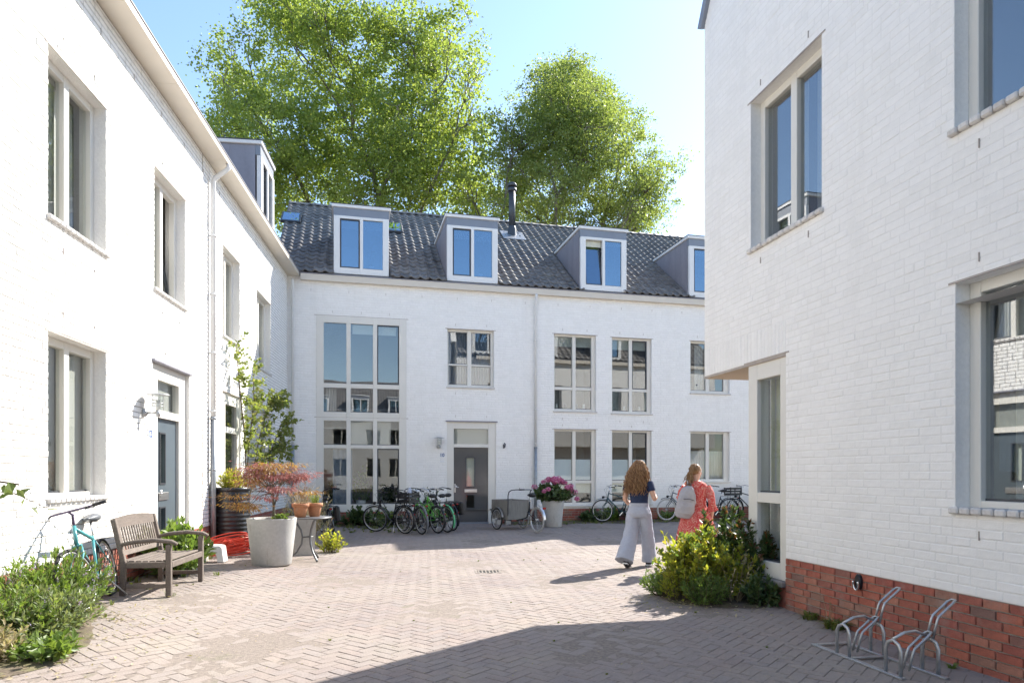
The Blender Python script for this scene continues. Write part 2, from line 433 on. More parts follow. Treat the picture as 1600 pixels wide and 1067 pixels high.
# ------------------------------------------------------------------ walls, bricks, windows
def in_view(P, pad=20):
    """which world points fall inside the photograph's frame (only used to choose which pieces become single parts)"""
    P = np.asarray(P); y = np.maximum(P[:, 1], .1)
    px = 800 + 1067 * P[:, 0] / y; py = 740 - 1067 * (P[:, 2] - 1.5) / y
    return (P[:, 1] > 1) & (px > -pad) & (px < 1600 + pad) & (py > -pad) & (py < 1067 + pad)

def subtract(rects, holes, eps=.012):
    for h in holes:
        out = []
        for a, b, c, d in rects:
            if b <= h[0] or a >= h[1] or d <= h[2] or c >= h[3]: out.append((a, b, c, d)); continue
            if a < h[0] - eps: out.append((a, h[0], c, d))
            if b > h[1] + eps: out.append((h[1], b, c, d))
            a2, b2 = max(a, h[0]), min(b, h[1])
            if c < h[2] - eps: out.append((a2, b2, c, h[2]))
            if d > h[3] + eps: out.append((a2, b2, h[3], d))
        rects = out
    return rects

BL, BH, BJ = .222, .0735, .009
def brick_rects(x0, x1, z0, z1, holes):
    out = []; row = 0; z = z0
    while z < z1 - .01:
        zt = min(z + BH, z1); x = x0 - (BL / 2 if row % 2 else 0) - random.choice((0, BL / 4))
        rowr = []
        while x < x1:
            w = BL if random.random() < .88 else BL / 2
            a, b = max(x, x0), min(x + w, x1)
            if b - a > .015: rowr.append((a, b, z, zt))
            x += w
        out += subtract(rowr, [h for h in holes if h[2] < zt and h[3] > z])
        z = zt; row += 1
    j = BJ / 2
    return [(a + j, b - j, c + j, d - j) for a, b, c, d in out if b - a > .03 and d - c > .025]

def brick_mesh(name, R, proud=.0045, inset=.005, jit=.0012, y0=0.):
    R = np.asarray(R, dtype=np.float64); n = len(R)
    V = np.zeros((n, 8, 3))
    a, b, c, d = R.T
    V[:, 0] = np.stack([a, 0 * a + y0, c], 1); V[:, 1] = np.stack([b, 0 * a + y0, c], 1)
    V[:, 2] = np.stack([b, 0 * a + y0, d], 1); V[:, 3] = np.stack([a, 0 * a + y0, d], 1)
    i = inset
    pr = y0 - proud - rng.normal(0, jit, (n, 1)) + rng.normal(0, jit * .6, (n, 4))
    V[:, 4] = np.stack([a + i, pr[:, 0], c + i], 1); V[:, 5] = np.stack([b - i, pr[:, 1], c + i], 1)
    V[:, 6] = np.stack([b - i, pr[:, 2], d - i], 1); V[:, 7] = np.stack([a + i, pr[:, 3], d - i], 1)
    V[:, 4:, 0] += rng.normal(0, .0015, (n, 4)); V[:, 4:, 2] += rng.normal(0, .0015, (n, 4))
    F = np.array([[4, 5, 6, 7], [0, 1, 5, 4], [1, 2, 6, 5], [2, 3, 7, 6], [3, 0, 4, 7]])
    F = (F[None] + (np.arange(n) * 8)[:, None, None]).reshape(-1, 4)
    return tri_mesh(name, V.reshape(-1, 3), F)

def lay_bricks(H, parent, R, m, limit=300, single=True, proud=.0045, inset=.005, jit=.0012, name='brick', rest='bricks'):
    """the bricks that show largest are objects of their own, the rest one mesh"""
    pick = set()
    if single:
        P = np.array([wp(H, (a + b) / 2, 0, (c + d) / 2) for a, b, c, d in R])
        full = np.array([(b - a > BL - BJ - .004) and (d - c > BH - BJ - .004) for a, b, c, d in R])
        dist = np.linalg.norm(P - np.array((0, 0, 1.5)), axis=1)
        ok = in_view(P) & full
        idx = np.argsort(np.where(ok, dist, 1e9))[:limit]
        pick = set(int(i) for i in idx if ok[i])
        L, h = (BL - BJ) / 2, (BH - BJ) / 2
        var = [brick_mesh(name, [(-L, L, -h, h)], proud, inset, jit) for _ in range(8)]
        for me in var: me.materials.append(m)
        for i in pick:
            a, b, c, d = R[i]
            link(name, random.choice(var), None, parent, ((a + b) / 2, 0, (c + d) / 2))
    left = [r for i, r in enumerate(R) if i not in pick]
    if left: link(rest, brick_mesh(rest, left, proud, inset, jit), m, parent, kind='stuff')

def wall_slab(name, m, parent, x0, x1, z0, z1, holes, depth=.3, y0=0., reveal_m=None):
    """wall face with openings and their reveals"""
    holes = [(h[0], h[1], max(h[2], z0 - 1e-4), min(h[3], z1 + 1e-4)) for h in holes if h[2] < z1 - .01 and h[3] > z0 + .01]
    xs = sorted({x0, x1, *[v for h in holes for v in h[:2] if x0 < v < x1]})
    zs = sorted({z0, z1, *[v for h in holes for v in h[2:] if z0 < v < z1]})
    mb = MB()
    for i in range(len(xs) - 1):
        for k in range(len(zs) - 1):
            cx, cz = (xs[i] + xs[i + 1]) / 2, (zs[k] + zs[k + 1]) / 2
            if any(h[0] < cx < h[1] and h[2] < cz < h[3] for h in holes): continue
            for yy in (y0, y0 + depth):
                q = [(xs[i], yy, zs[k]), (xs[i + 1], yy, zs[k]), (xs[i + 1], yy, zs[k + 1]), (xs[i], yy, zs[k + 1])]
                mb.add(q, [(0, 1, 2, 3)] if yy == y0 else [(3, 2, 1, 0)])
    for a, b, c, d in holes:
        e = y0 + depth
        mb.add([(a, y0, c), (a, e, c), (a, e, d), (a, y0, d)], [(0, 1, 2, 3)], 1)
        mb.add([(b, y0, c), (b, e, c), (b, e, d), (b, y0, d)], [(3, 2, 1, 0)], 1)
        if c > z0: mb.add([(a, y0, c), (b, y0, c), (b, e, c), (a, e, c)], [(0, 1, 2, 3)], 1)
        if d < z1: mb.add([(a, y0, d), (b, y0, d), (b, e, d), (a, e, d)], [(3, 2, 1, 0)], 1)
    mb.add([(x0, y0, z1), (x1, y0, z1), (x1, y0 + depth, z1), (x0, y0 + depth, z1)], [(0, 1, 2, 3)])
    return mb.build(name, [m, white_wall], parent)

def curtain_mesh(name, x0, x1, z0, z1, y, m, parent, folds=6, amp=.022):
    n = max(8, int(folds * 6)); V = []; F = []
    ph = random.random() * 6
    for i in range(n + 1):
        t = i / n; x = x0 + (x1 - x0) * t
        w = amp * math.sin(t * folds * 2 * PI + ph) * (.6 + .4 * math.sin(t * 5 + ph))
        V += [(x, y + w, z0), (x, y + w * .75, z1)]
    for i in range(n): F.append([2 * i, 2 * i + 2, 2 * i + 3, 2 * i + 1])
    mb = MB(); mb.add(V, F, 0, True)
    return mb.build(name, m, parent)

def window(par, x0, x1, z0, z1, xc, zc, inset=.11, fd=.09, gl=None, fm=None, sashes=(), curtains=(), sill='brick', room=True,
           sill_m=None, tilt=None, extra=None, name='window', room_depth=1.6):
    """frame with cells xc x zc, a pane object in each, optional dark sashes, curtains behind and a sill of rowlock bricks"""
    gl = gl or glass; fm = fm or cream
    mb = MB()
    ys, ye = inset, inset + fd
    edges = [x0] + [v for c in xc for v in c] + [x1]
    for i in range(0, len(edges), 2): mb.box(edges[i], edges[i + 1], ys, ye, z0, z1, bev=.006)
    for a, b in xc:
        e = [z0] + [v for c in zc for v in c] + [z1]
        for k in range(0, len(e), 2): mb.box(a, b, ys + .003, ye - .003, e[k], e[k + 1], bev=.005)
    w = mb.build(name, fm, par)
    for i, (a, b) in enumerate(xc):
        for k, (c, d) in enumerate(zc):
            if (i, k) == tilt:
                s = MB(); t = .045
                s.box(a + .005, a + t, 0, .05, 0, d - c - .01); s.box(b - t, b - .005, 0, .05, 0, d - c - .01)
                s.box(a + t, b - t, .002, .048, 0, t); s.box(a + t, b - t, .002, .048, d - c - t, d - c - .01)
                so = s.build('tilted_sash', sash_m, w, (0, ys + .055, c + .005)); so.rotation_euler = (-math.radians(9), 0, 0)
                p = MB(); p.box(a + t, b - t, .02, .026, t, d - c - t)
                po = p.build('pane', gl, w, (0, ys + .055, c + .005)); po.rotation_euler = (-math.radians(9), 0, 0)
                continue
            g = 0.
            if (i, k) in sashes:
                t = .03; s = MB(); y2, y3 = ys + .02, ye - .008
                s.box(a + .001, a + t, y2, y3, c + .001, d - .001); s.box(b - t, b - .001, y2, y3, c + .001, d - .001)
                s.box(a + t, b - t, y2 + .002, y3 - .002, c + .001, c + t); s.box(a + t, b - t, y2 + .002, y3 - .002, d - t, d - .001)
                s.build('sash', sash_m, w); g = t
            else:
                s = MB(); s.box(a + .002, b - .002, ys + .045, ye - .01, c + .001, c + .018)
                s.build('glazing_bead', sash_m, w)
            p = MB(); p.box(a + g - .002, b - g + .002, ys + .05, ys + .056, c + g - .002, d - g + .002)
            p.build('pane', gl, w)
    for (a, b, c, d, m, folds) in curtains:
        if folds: curtain_mesh('curtain', a, b, c, d, ye + .12, m, w, folds)
        else:
            s = MB(); s.box(a, b, ye + .03, ye + .036, c, d); s.build('blind', m, w)
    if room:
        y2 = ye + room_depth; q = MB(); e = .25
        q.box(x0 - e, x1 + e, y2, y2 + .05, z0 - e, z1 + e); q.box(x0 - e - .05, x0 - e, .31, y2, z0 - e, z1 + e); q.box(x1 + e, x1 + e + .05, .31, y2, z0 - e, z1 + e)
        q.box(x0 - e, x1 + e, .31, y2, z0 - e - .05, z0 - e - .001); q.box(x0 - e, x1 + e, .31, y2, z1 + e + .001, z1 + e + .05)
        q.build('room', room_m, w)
    if sill == 'brick':
        n = max(2, round((x1 - x0 + .08) / .105)); wd = (x1 - x0 + .08) / n
        var = []
        for v in range(3):
            s = MB(); s.box(-wd / 2 + .004, wd / 2 - .004, -.045, inset - .002, -.03, .025, bev=.012)
            me = s.mesh('sill_brick'); me.materials.append(sill_m or sill_mat); var.append(me)
        bk = MB(); bk.box(x0 - .02, x1 + .02, -.02, inset - .004, z0 - .026, z0 + .008); bk.build('sill_bed', mortar, w)
        for i in range(n): link('sill_brick', random.choice(var), None, w, (x0 - .04 + wd * (i + .5), 0, z0 + random.uniform(-.002, .002)))
    elif sill:
        s = MB(); s.box(x0 - .03, x1 + .03, -.05, inset - .002, z0 - .045, z0 - .002, bev=.006); s.build('sill', sill_m or cream, w)
    l = MB(); l.box(x0 - .06, x1 + .06, -.009, .0, z1 - .002, z1 + .014); l.build('lintel', lintel_m, w)
    return w

sill_mat = mat('sill_stone', [(.60, .575, .55), (.66, .64, .61), (.55, .52, .49)], .7, True, noise=[(9, .1), (50, .08)], bump=(60, .3), dirt=((.25, .22, .18), 8, .62, .5))
lintel_m = mat('lintel_steel', (.42, .37, .33), .6, noise=(6, .15))
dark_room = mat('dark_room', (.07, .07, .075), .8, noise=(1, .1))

def wall_ties(par, spots):
    mb = MB()
    for x, z in spots: mb.bar((x, -.006, z - .035), (x, -.006, z + .035), .008, .012, up=(0, 1, 0))
    return mb.build('weep_vent', lintel_m, par, kind='stuff')

def downpipe(par, x, z_top, z_change, z0, soffit=True, r=.042, y=-.075, spout=.26):
    mb = MB()
    if spout: mb.tube([(x, y - spout, z_top), (x, y - spout, z_top - .07), (x, y - spout * .75, z_top - .13), (x, y - .03, z_top - .26), (x, y, z_top - .33), (x, y, z_change)], r, 12)
    else: mb.tube([(x, y, z_top), (x, y, z_change)], r, 12)
    p = mb.build('downpipe', pipe_white, par)
    q = MB(); q.tube([(x, y, z_change + .06), (x, y, z0)], r + .007, 12); q.tube([(x, y, z_change + .02), (x, y, z_change + .07)], r + .012, 12)
    q.build('lower_pipe', pipe_grey, p)
    z = z_change - .9
    while z < z_top - .4:
        c = MB(); c.tube([(x, y, z), (x, y, z + .035)], r + .012, 12); c.bar((x, y, z + .017), (x, 0, z + .017), .015, .02)
        c.build('pipe_clip', pipe_white if z > z_change else pipe_grey, p); z += 1.05
    return p

def gutter(par, x0, x1, z0, z1, out, name='gutter', seams=2.4):
    mb = MB()
    mb.box(x0, x1, -out, -out + .02, z0, z1, bev=.004)               # fascia
    g = mb.build(name, cream_soffit, par)
    x = x0
    while x < x1 - .05:                                               # soffit boards with open joints
        e = min(x + seams, x1)
        s = MB(); s.box(x + .003, e - .003, -out + .021, -.002, z0 + .006, z0 + .024); s.build('soffit_board', cream_soffit, g); x = e
    t = MB(); t.box(x0, x1, -out - .012, -out + .03, z1 + .001, z1 + .018); t.box(x0, x1, -out + .031, .05, z1 - .06, z1 - .05)
    t.build('gutter_edge', zinc, g)
    return g

# ------------------------------------------------------------------ pantile roof
TW, TL, TE = .27, .375, .33
def tile_arrays(p):
    n = 9
    u = np.linspace(0, 1, n)
    prof = .034 * np.clip(np.cos((u - .16) * 2 * PI), -.55, 1) + .018
    prof[-1] = prof[0] - .006
    x = (u - .5) * (TW + .02)
    V = []
    for t, base in ((0, .030), (TL, .004)):
        for i in range(n): V.append((x[i], t, base + prof[i]))
    for i in range(n): V.append((x[i], .0, .030 + prof[i] - .022))
    V = np.array(V)
    F = [(i, i + 1, n + i + 1, n + i) for i in range(n - 1)] + [(2 * n + i, 2 * n + i + 1, i + 1, i) for i in range(n - 1)]
    c, s = math.cos(p), math.sin(p)
    W = np.stack([V[:, 0], V[:, 1] * c - V[:, 2] * s, V[:, 1] * s + V[:, 2] * c], 1)
    return W, np.array(F)

def pantile_roof(H, par, x0, x1, y0, z0, pitch, depth, blocked=(), limit=300, single=True):
    c, s = math.cos(pitch), math.sin(pitch); tz = math.tan(pitch)
    mb = MB()
    zr = z0 + depth * tz
    mb.add([(x0, y0, z0 - .03), (x1, y0, z0 - .03), (x1, y0 + depth, zr - .03), (x0, y0 + depth, zr - .03),
            (x0, y0 + 2 * depth, z0 - .03), (x1, y0 + 2 * depth, z0 - .03)], [(0, 1, 2, 3), (3, 2, 5, 4), (0, 3, 4), (1, 5, 2)])
    roof = mb.build('roof', tile_m, par)
    rows = int(depth / c / TE) + 1; cols = int((x1 - x0) / TW)
    pos = []
    for r in range(rows):
        for k in range(cols):
            x = x0 + (k + .5) * TW; y = y0 + r * TE * c; z = z0 + r * TE * s
            if y > y0 + depth - .12: continue
            if any(a + .06 < x < b - .06 and y + .15 < d for a, b, d in blocked): continue
            pos.append((x, y, z))
    P = np.array(pos); V, F = tile_arrays(pitch)
    pick = np.zeros(len(P), bool)
    if single:
        Wd = np.array([wp(H, *q) for q in pos]); d = np.linalg.norm(Wd - np.array((0, 0, 1.5)), axis=1)
        ok = in_view(Wd) & ~np.array([any(a - .05 < q[0] < b + .05 and q[1] < dd - .2 for a, b, dd in blocked) for q in pos])
        ok &= P[:, 0] > x0 + .9
        idx = np.argsort(np.where(ok, d, 1e9))[:limit]; pick[idx] = ok[idx]
        var = []
        for v in range(4):
            me = tri_mesh('roof_tile', V + rng.normal(0, .0012, V.shape), F); me.materials.append(tile_m)
            me.polygons.foreach_set('use_smooth', np.arange(len(F)) < 8); var.append(me)
        for q in P[pick]:
            o = link('roof_tile', random.choice(var), None, roof, tuple(q + rng.normal(0, .003, 3)))
            o.rotation_euler = (random.gauss(0, .008), random.gauss(0, .008), random.gauss(0, .008))
    Q = P[~pick]; n = len(Q)
    if n:
        VV = (V[None] + Q[:, None, :] + rng.normal(0, .003, (n, 1, 3))).reshape(-1, 3)
        FF = (F[None] + (np.arange(n) * len(V))[:, None, None]).reshape(-1, 4)
        me = tri_mesh('roof_tiles', VV, FF); me.polygons.foreach_set('use_smooth', np.tile(np.arange(len(F)) < 8, n))
        link('roof_tiles', me, tile_m, roof, kind='stuff')
    # ridge caps
    rm = MB(); R = .12; n = 8; L = .36
    VV = []
    for xx, rr in ((-.02, R), (.05, R + .012), (.06, R), (L, R - .008)):
        for j in range(n + 1):
            a = PI * j / n; VV.append((xx, -math.cos(a) * rr, math.sin(a) * rr * .8 - .02))
    rm.add(VV, [[i * (n + 1) + j, i * (n + 1) + j + 1, (i + 1) * (n + 1) + j + 1, (i + 1) * (n + 1) + j] for i in range(3) for j in range(n)], 0, True)
    rm.add([VV[j] for j in range(n + 1)], [list(range(n + 1))])
    me = rm.mesh('ridge_tile'); me.materials.append(tile_m)
    x = x0
    if single:
        while x < x1 - .1:
            link('ridge_tile', me, None, roof, (x, y0 + depth, zr + .02 + random.gauss(0, .004))); x += .345
    return roof

def dormer(H, par, x0, x1, z0, z1, y0=-.03, back=3.0, gl=None, open_left=False, plant=False):
    """zinc clad box dormer with a cream two light window"""
    W = x1 - x0
    d = MB(); d.box(x0 + .03, x1 - .03, y0 + .10, back, z1 - .135, z1 - .115); root = d.build('dormer', zinc, par)
    for a, b in ((x0 + .02, x0 + .055), (x1 - .055, x1 - .02)):
        k = 5; L = (back - y0 - .13) / k
        ck = MB()
        for i in range(k): ck.box(a, b, y0 + .13 + i * L + .004, y0 + .13 + (i + 1) * L, z0 - .2, z1 - .11)
        ck.build('cheek', zinc, root)
    t = MB(); t.box(x0 - .03, x1 + .03, y0 - .03, back + .1, z1 - .10, z1 - .012, bev=.01); t.build('roof_edge', white_trim, root)
    c = MB(); c.box(x0 - .04, x1 + .04, y0 - .04, back + .1, z1 - .011, z1 + .004); c.build('roof_cap', dark_metal, root)
    h = MB(); h.box(x0 + .02, x1 - .02, y0 + .01, y0 + .129, z1 - .34, z1 - .101); h.build('header', zinc_band, root)
    zt = z1 - .342; fx0, fx1 = x0 + .03, x1 - .03
    f = MB(); m = (fx0 + fx1) / 2; yA, yB = y0 - .012, y0 + .10
    cz0, cz1 = z0 + .17, zt - .075
    cells = [(fx0 + .17, m - .045), (m + .045, fx1 - .17)]
    for a, b in ((fx0, cells[0][0]), (cells[0][1], cells[1][0]), (cells[1][1], fx1)): f.box(a, b, yA, yB, z0, zt, bev=.006)
    for a, b in cells: f.box(a, b, yA + .004, yB - .002, z0, cz0); f.box(a, b, yA + .004, yB - .002, cz1, zt)
    f.build('window_frame', white_trim, root)
    for i, (a, b) in enumerate(cells):
        if i == 0:
            t_ = .04; s = MB(); hh = cz1 - cz0
            s.box(a + .004, a + t_, 0, .05, 0, hh - .006); s.box(b - t_, b - .004, 0, .05, 0, hh - .006); s.box(a + t_, b - t_, .002, .048, .0, t_); s.box(a + t_, b - t_, .002, .048, hh - t_, hh - .006)
            so = s.build('sash', sash_m, root, (0, yA + .035, cz0 + .003))
            p = MB(); p.box(a + t_ - .002, b - t_ + .002, .02, .026, t_ - .002, hh - t_ + .002); po = p.build('pane', gl or glass_sky, root, (0, yA + .035, cz0 + .003))
            if open_left:
                so.rotation_euler = po.rotation_euler = (-math.radians(8), 0, 0)
        else:
            p = MB(); p.box(a - .002, b + .002, yA + .05, yA + .056, cz0 - .002, cz1 + .002); p.build('pane', gl or glass_sky, root)
            s = MB(); s.box(a + .001, b - .001, yA + .04, yA + .065, cz0 + .001, cz0 + .02); s.build('glazing_bead', sash_m, root)
        bl = MB(); bl.box(a, b, yB + .03, yB + .035, cz1 - random.uniform(.12, .3), cz1); bl.build('blind', sheer_m, root)
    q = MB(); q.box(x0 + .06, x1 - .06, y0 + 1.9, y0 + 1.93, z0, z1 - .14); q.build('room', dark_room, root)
    if plant:
        g = MB(); g.lathe([(.05, 0), (.07, .14)], 10, (m + .28, yB + .12, cz0 + .01)); g.build('plant_pot', white_pl, root)
        leaf_blob('pot_plant', (m + .28, yB + .12, cz0 + .5), (.12, .08, .36), 60, .09, .4, leaf_deep, root)
    fl = MB(); fl.add([(x0 - .05, y0 + .02, z0 - .06), (x1 + .05, y0 + .02, z0 - .06), (x1 + .05, y0 + .03, z0 + .01), (x0 - .05, y0 + .03, z0 + .01)], [(0, 1, 2, 3)])
    fl.build('apron_flashing', dark_metal, root)
    return root

# ------------------------------------------------------------------ leaves and shoots
def leaf_arrays(P, D, Nn, L, W, fold=.12, base=0):
    D = D / np.linalg.norm(D, axis=1, keepdims=True)
    Sd = np.cross(D, Nn); Sd /= np.linalg.norm(Sd, axis=1, keepdims=True) + 1e-9
    Nn = np.cross(Sd, D)
    L = np.asarray(L).reshape(-1, 1); W = np.asarray(W).reshape(-1, 1)
    V = np.stack([P, P + .48 * L * D + .5 * W * Sd + fold * W * Nn, P + L * D, P + .48 * L * D - .5 * W * Sd + fold * W * Nn], 1)
    n = len(P)
    F = (np.array([[0, 1, 2], [0, 2, 3]])[None] + (np.arange(n) * 4)[:, None, None]).reshape(-1, 3)
    return V.reshape(-1, 3), F
def rand_unit(n, r=None):
    v = (r or rng).normal(size=(n, 3)); return v / np.linalg.norm(v, axis=1, keepdims=True)
def leaf_blob(name, c, rad, n, size, aspect, m, parent=None, kind=None, up=.5):
    u = rand_unit(n) * (rng.random((n, 1)) ** .45)
    P = np.array(c) + u * np.array(rad)
    D = rand_unit(n) * .8 + u; Nn = rand_unit(n) * .7 + np.array((0, 0, up))
    L = size * rng.uniform(.6, 1.3, n)
    V, F = leaf_arrays(P, D, Nn, L, L * aspect)
    return link(name, tri_mesh(name, V, F), m, parent, kind=kind)
def shoots(spots, dirs, lens, per, size, aspect, start=.25, curl=.25, spread=.9, tip=1.0, up=.25):
    """leaves set along shoots; returns leaf arrays and the stem paths"""
    VV, FF, stems, b = [], [], [], 0
    for p, d, l in zip(spots, dirs, lens):
        p = np.array(p, float); d = np.array(d, float); d /= np.linalg.norm(d)
        side = rng.normal(size=3); side -= d * side.dot(d); side /= np.linalg.norm(side)
        t = np.sort(rng.uniform(start, 1, per)); 
        P = p + d * (t * l)[:, None] + side * (curl * l * t ** 2)[:, None]
        stems.append([p, p + d * l * .5 + side * curl * l * .25, p + d * l + side * curl * l])
        D = rand_unit(per) * spread + d * (.35 + .9 * (t ** 3))[:, None]
        Nn = rand_unit(per) * .5 + np.array((0, 0, up)) + d * .5
        L = size * rng.uniform(.65, 1.25, per) * (1 - (1 - tip) * t)
        V, F = leaf_arrays(P, D, Nn, L, L * aspect)
        VV.append(V); FF.append(F + b); b += len(V)
    return np.concatenate(VV), np.concatenate(FF), stems
def stems_mesh(stems, r=.004, n=3):
    mb = MB()
    for s in stems: mb.tube([Vector(map(float, q)) for q in s], [r, r * .85, r * .45], n, cap=False)
    return mb
def dome_shoots(n, rx, ry, h, lean=.75):
    """start points and directions for a rounded bush standing on z = 0"""
    a = rng.uniform(0, 2 * PI, n); q = np.sqrt(rng.random(n))
    x, y = rx * .62 * q * np.cos(a), ry * .62 * q * np.sin(a)
    sp = np.stack([x * .55, y * .55, 0 * x], 1)
    tgt = np.stack([rx * q * np.cos(a), ry * q * np.sin(a), h * np.sqrt(np.clip(1 - .75 * q ** 2, .05, 1)) * rng.uniform(.55, 1.06, n)], 1)
    d = tgt - sp; L = np.linalg.norm(d, axis=1)
    return sp, d, L
def bush(name, label, cat, loc, rx, ry, h, n, per, size, aspect, m, start=.3, rot=0., group=None, curl=.2, spread=.9, stem_m=None, tips=None, flowers=None):
    root = thing(name, label, cat, loc, rot, group)
    sp, d, L = dome_shoots(n, rx, ry, h)
    V, F, st = shoots(sp, d, L, per, size, aspect, start, curl, spread)
    link('foliage', tri_mesh('foliage', V, F), m, root)
    stems_mesh(st).build('stems', stem_m or twig_m, root)
    if tips is not None:
        tm, frac = tips
        k = [i for i in range(n) if random.random() < frac]
        P = np.array([st[i][2] for i in k]); r = 14
        PP = np.repeat(P, r, 0) + rng.normal(0, .02, (len(P) * r, 3))
        D = rand_unit(len(PP)) + np.array((0, 0, .8)); LL = size * rng.uniform(.5, .9, len(PP))
        V, F = leaf_arrays(PP, D, rand_unit(len(PP)), LL, LL * .5)
        link('shoot_tips', tri_mesh('shoot_tips', V, F), tm, root, kind='stuff')
    if flowers is not None:
        fm, frac, fs = flowers
        k = [i for i in range(n) if random.random() < frac]
        P = np.array([st[i][2] for i in k]); r = 16
        PP = np.repeat(P, r, 0) + rng.normal(0, .5 * fs, (len(P) * r, 3))
        D = rand_unit(len(PP)); LL = fs * rng.uniform(.4, .7, len(PP))
        V, F = leaf_arrays(PP, D, rand_unit(len(PP)), LL, LL * .7)
        link('flowers', tri_mesh('flowers', V, F), fm, root, kind='stuff')
    return root
def blades(n, spread, h, w, lean=.5, r=.06):
    """arching grass blades from one tuft, local to z = 0"""
    a = rng.uniform(0, 2 * PI, n); rr = r * np.sqrt(rng.random(n))
    B = np.stack([rr * np.cos(a), rr * np.sin(a), 0 * a], 1)
    a2 = a + rng.normal(0, .6, n)
    H = h * rng.uniform(.55, 1.1, n); O = spread * rng.uniform(.2, 1.1, n)
    dirh = np.stack([np.cos(a2), np.sin(a2), 0 * a], 1); sd = np.stack([-np.sin(a2), np.cos(a2), 0 * a], 1)
    V = []
    for t, wf in ((0, 1.), (.35, .9), (.7, .6)):
        c = B + dirh * (O * t ** 2)[:, None] + np.array((0, 0, 1)) * (H * (t * 1.45 - .45 * t * t * (1 + lean)))[:, None]
        V += [c - sd * w * wf / 2, c + sd * w * wf / 2]
    t = 1.
    V.append(B + dirh * O[:, None] + np.array((0, 0, 1)) * (H * (1.45 - .45 * (1 + lean)))[:, None])
    V = np.stack(V, 1)
    F = np.array([[0, 1, 3], [0, 3, 2], [2, 3, 5], [2, 5, 4], [4, 5, 6]])
    return V.reshape(-1, 3), (F[None] + (np.arange(n) * 7)[:, None, None]).reshape(-1, 3)
def merge(list_vf):
    VV, FF, b = [], [], 0
    for V, F in list_vf: VV.append(V); FF.append(F + b); b += len(V)
    return np.concatenate(VV), np.concatenate(FF)

# ================================================================== THE GROUND
def ground_grid(name, x0, x1, y0, y1, n, m, dz=0., parent=None):
    xs = np.linspace(x0, x1, n + 1); ys = np.linspace(y0, y1, n + 1)
    X, Y = np.meshgrid(xs, ys, indexing='ij')
    V = np.stack([X, Y, ground_z(X, Y) + dz], -1).reshape(-1, 3)
    F = [(i * (n + 1) + j, (i + 1) * (n + 1) + j, (i + 1) * (n + 1) + j + 1, i * (n + 1) + j + 1) for i in range(n) for j in range(n)]
    return link(name, tri_mesh(name, V, np.array(F)), m, parent)
gnd = MB(); gnd.add([(-400, -400, -.06), (400, -400, -.06), (400, 400, -.06), (-400, 400, -.06)], [(0, 1, 2, 3)])
g = gnd.build('ground', soil); g['kind'] = 'structure'
pav = ground_grid('pavement', -14, 14, -12, 28, 80, joint, -.0028); pav['kind'] = 'structure'

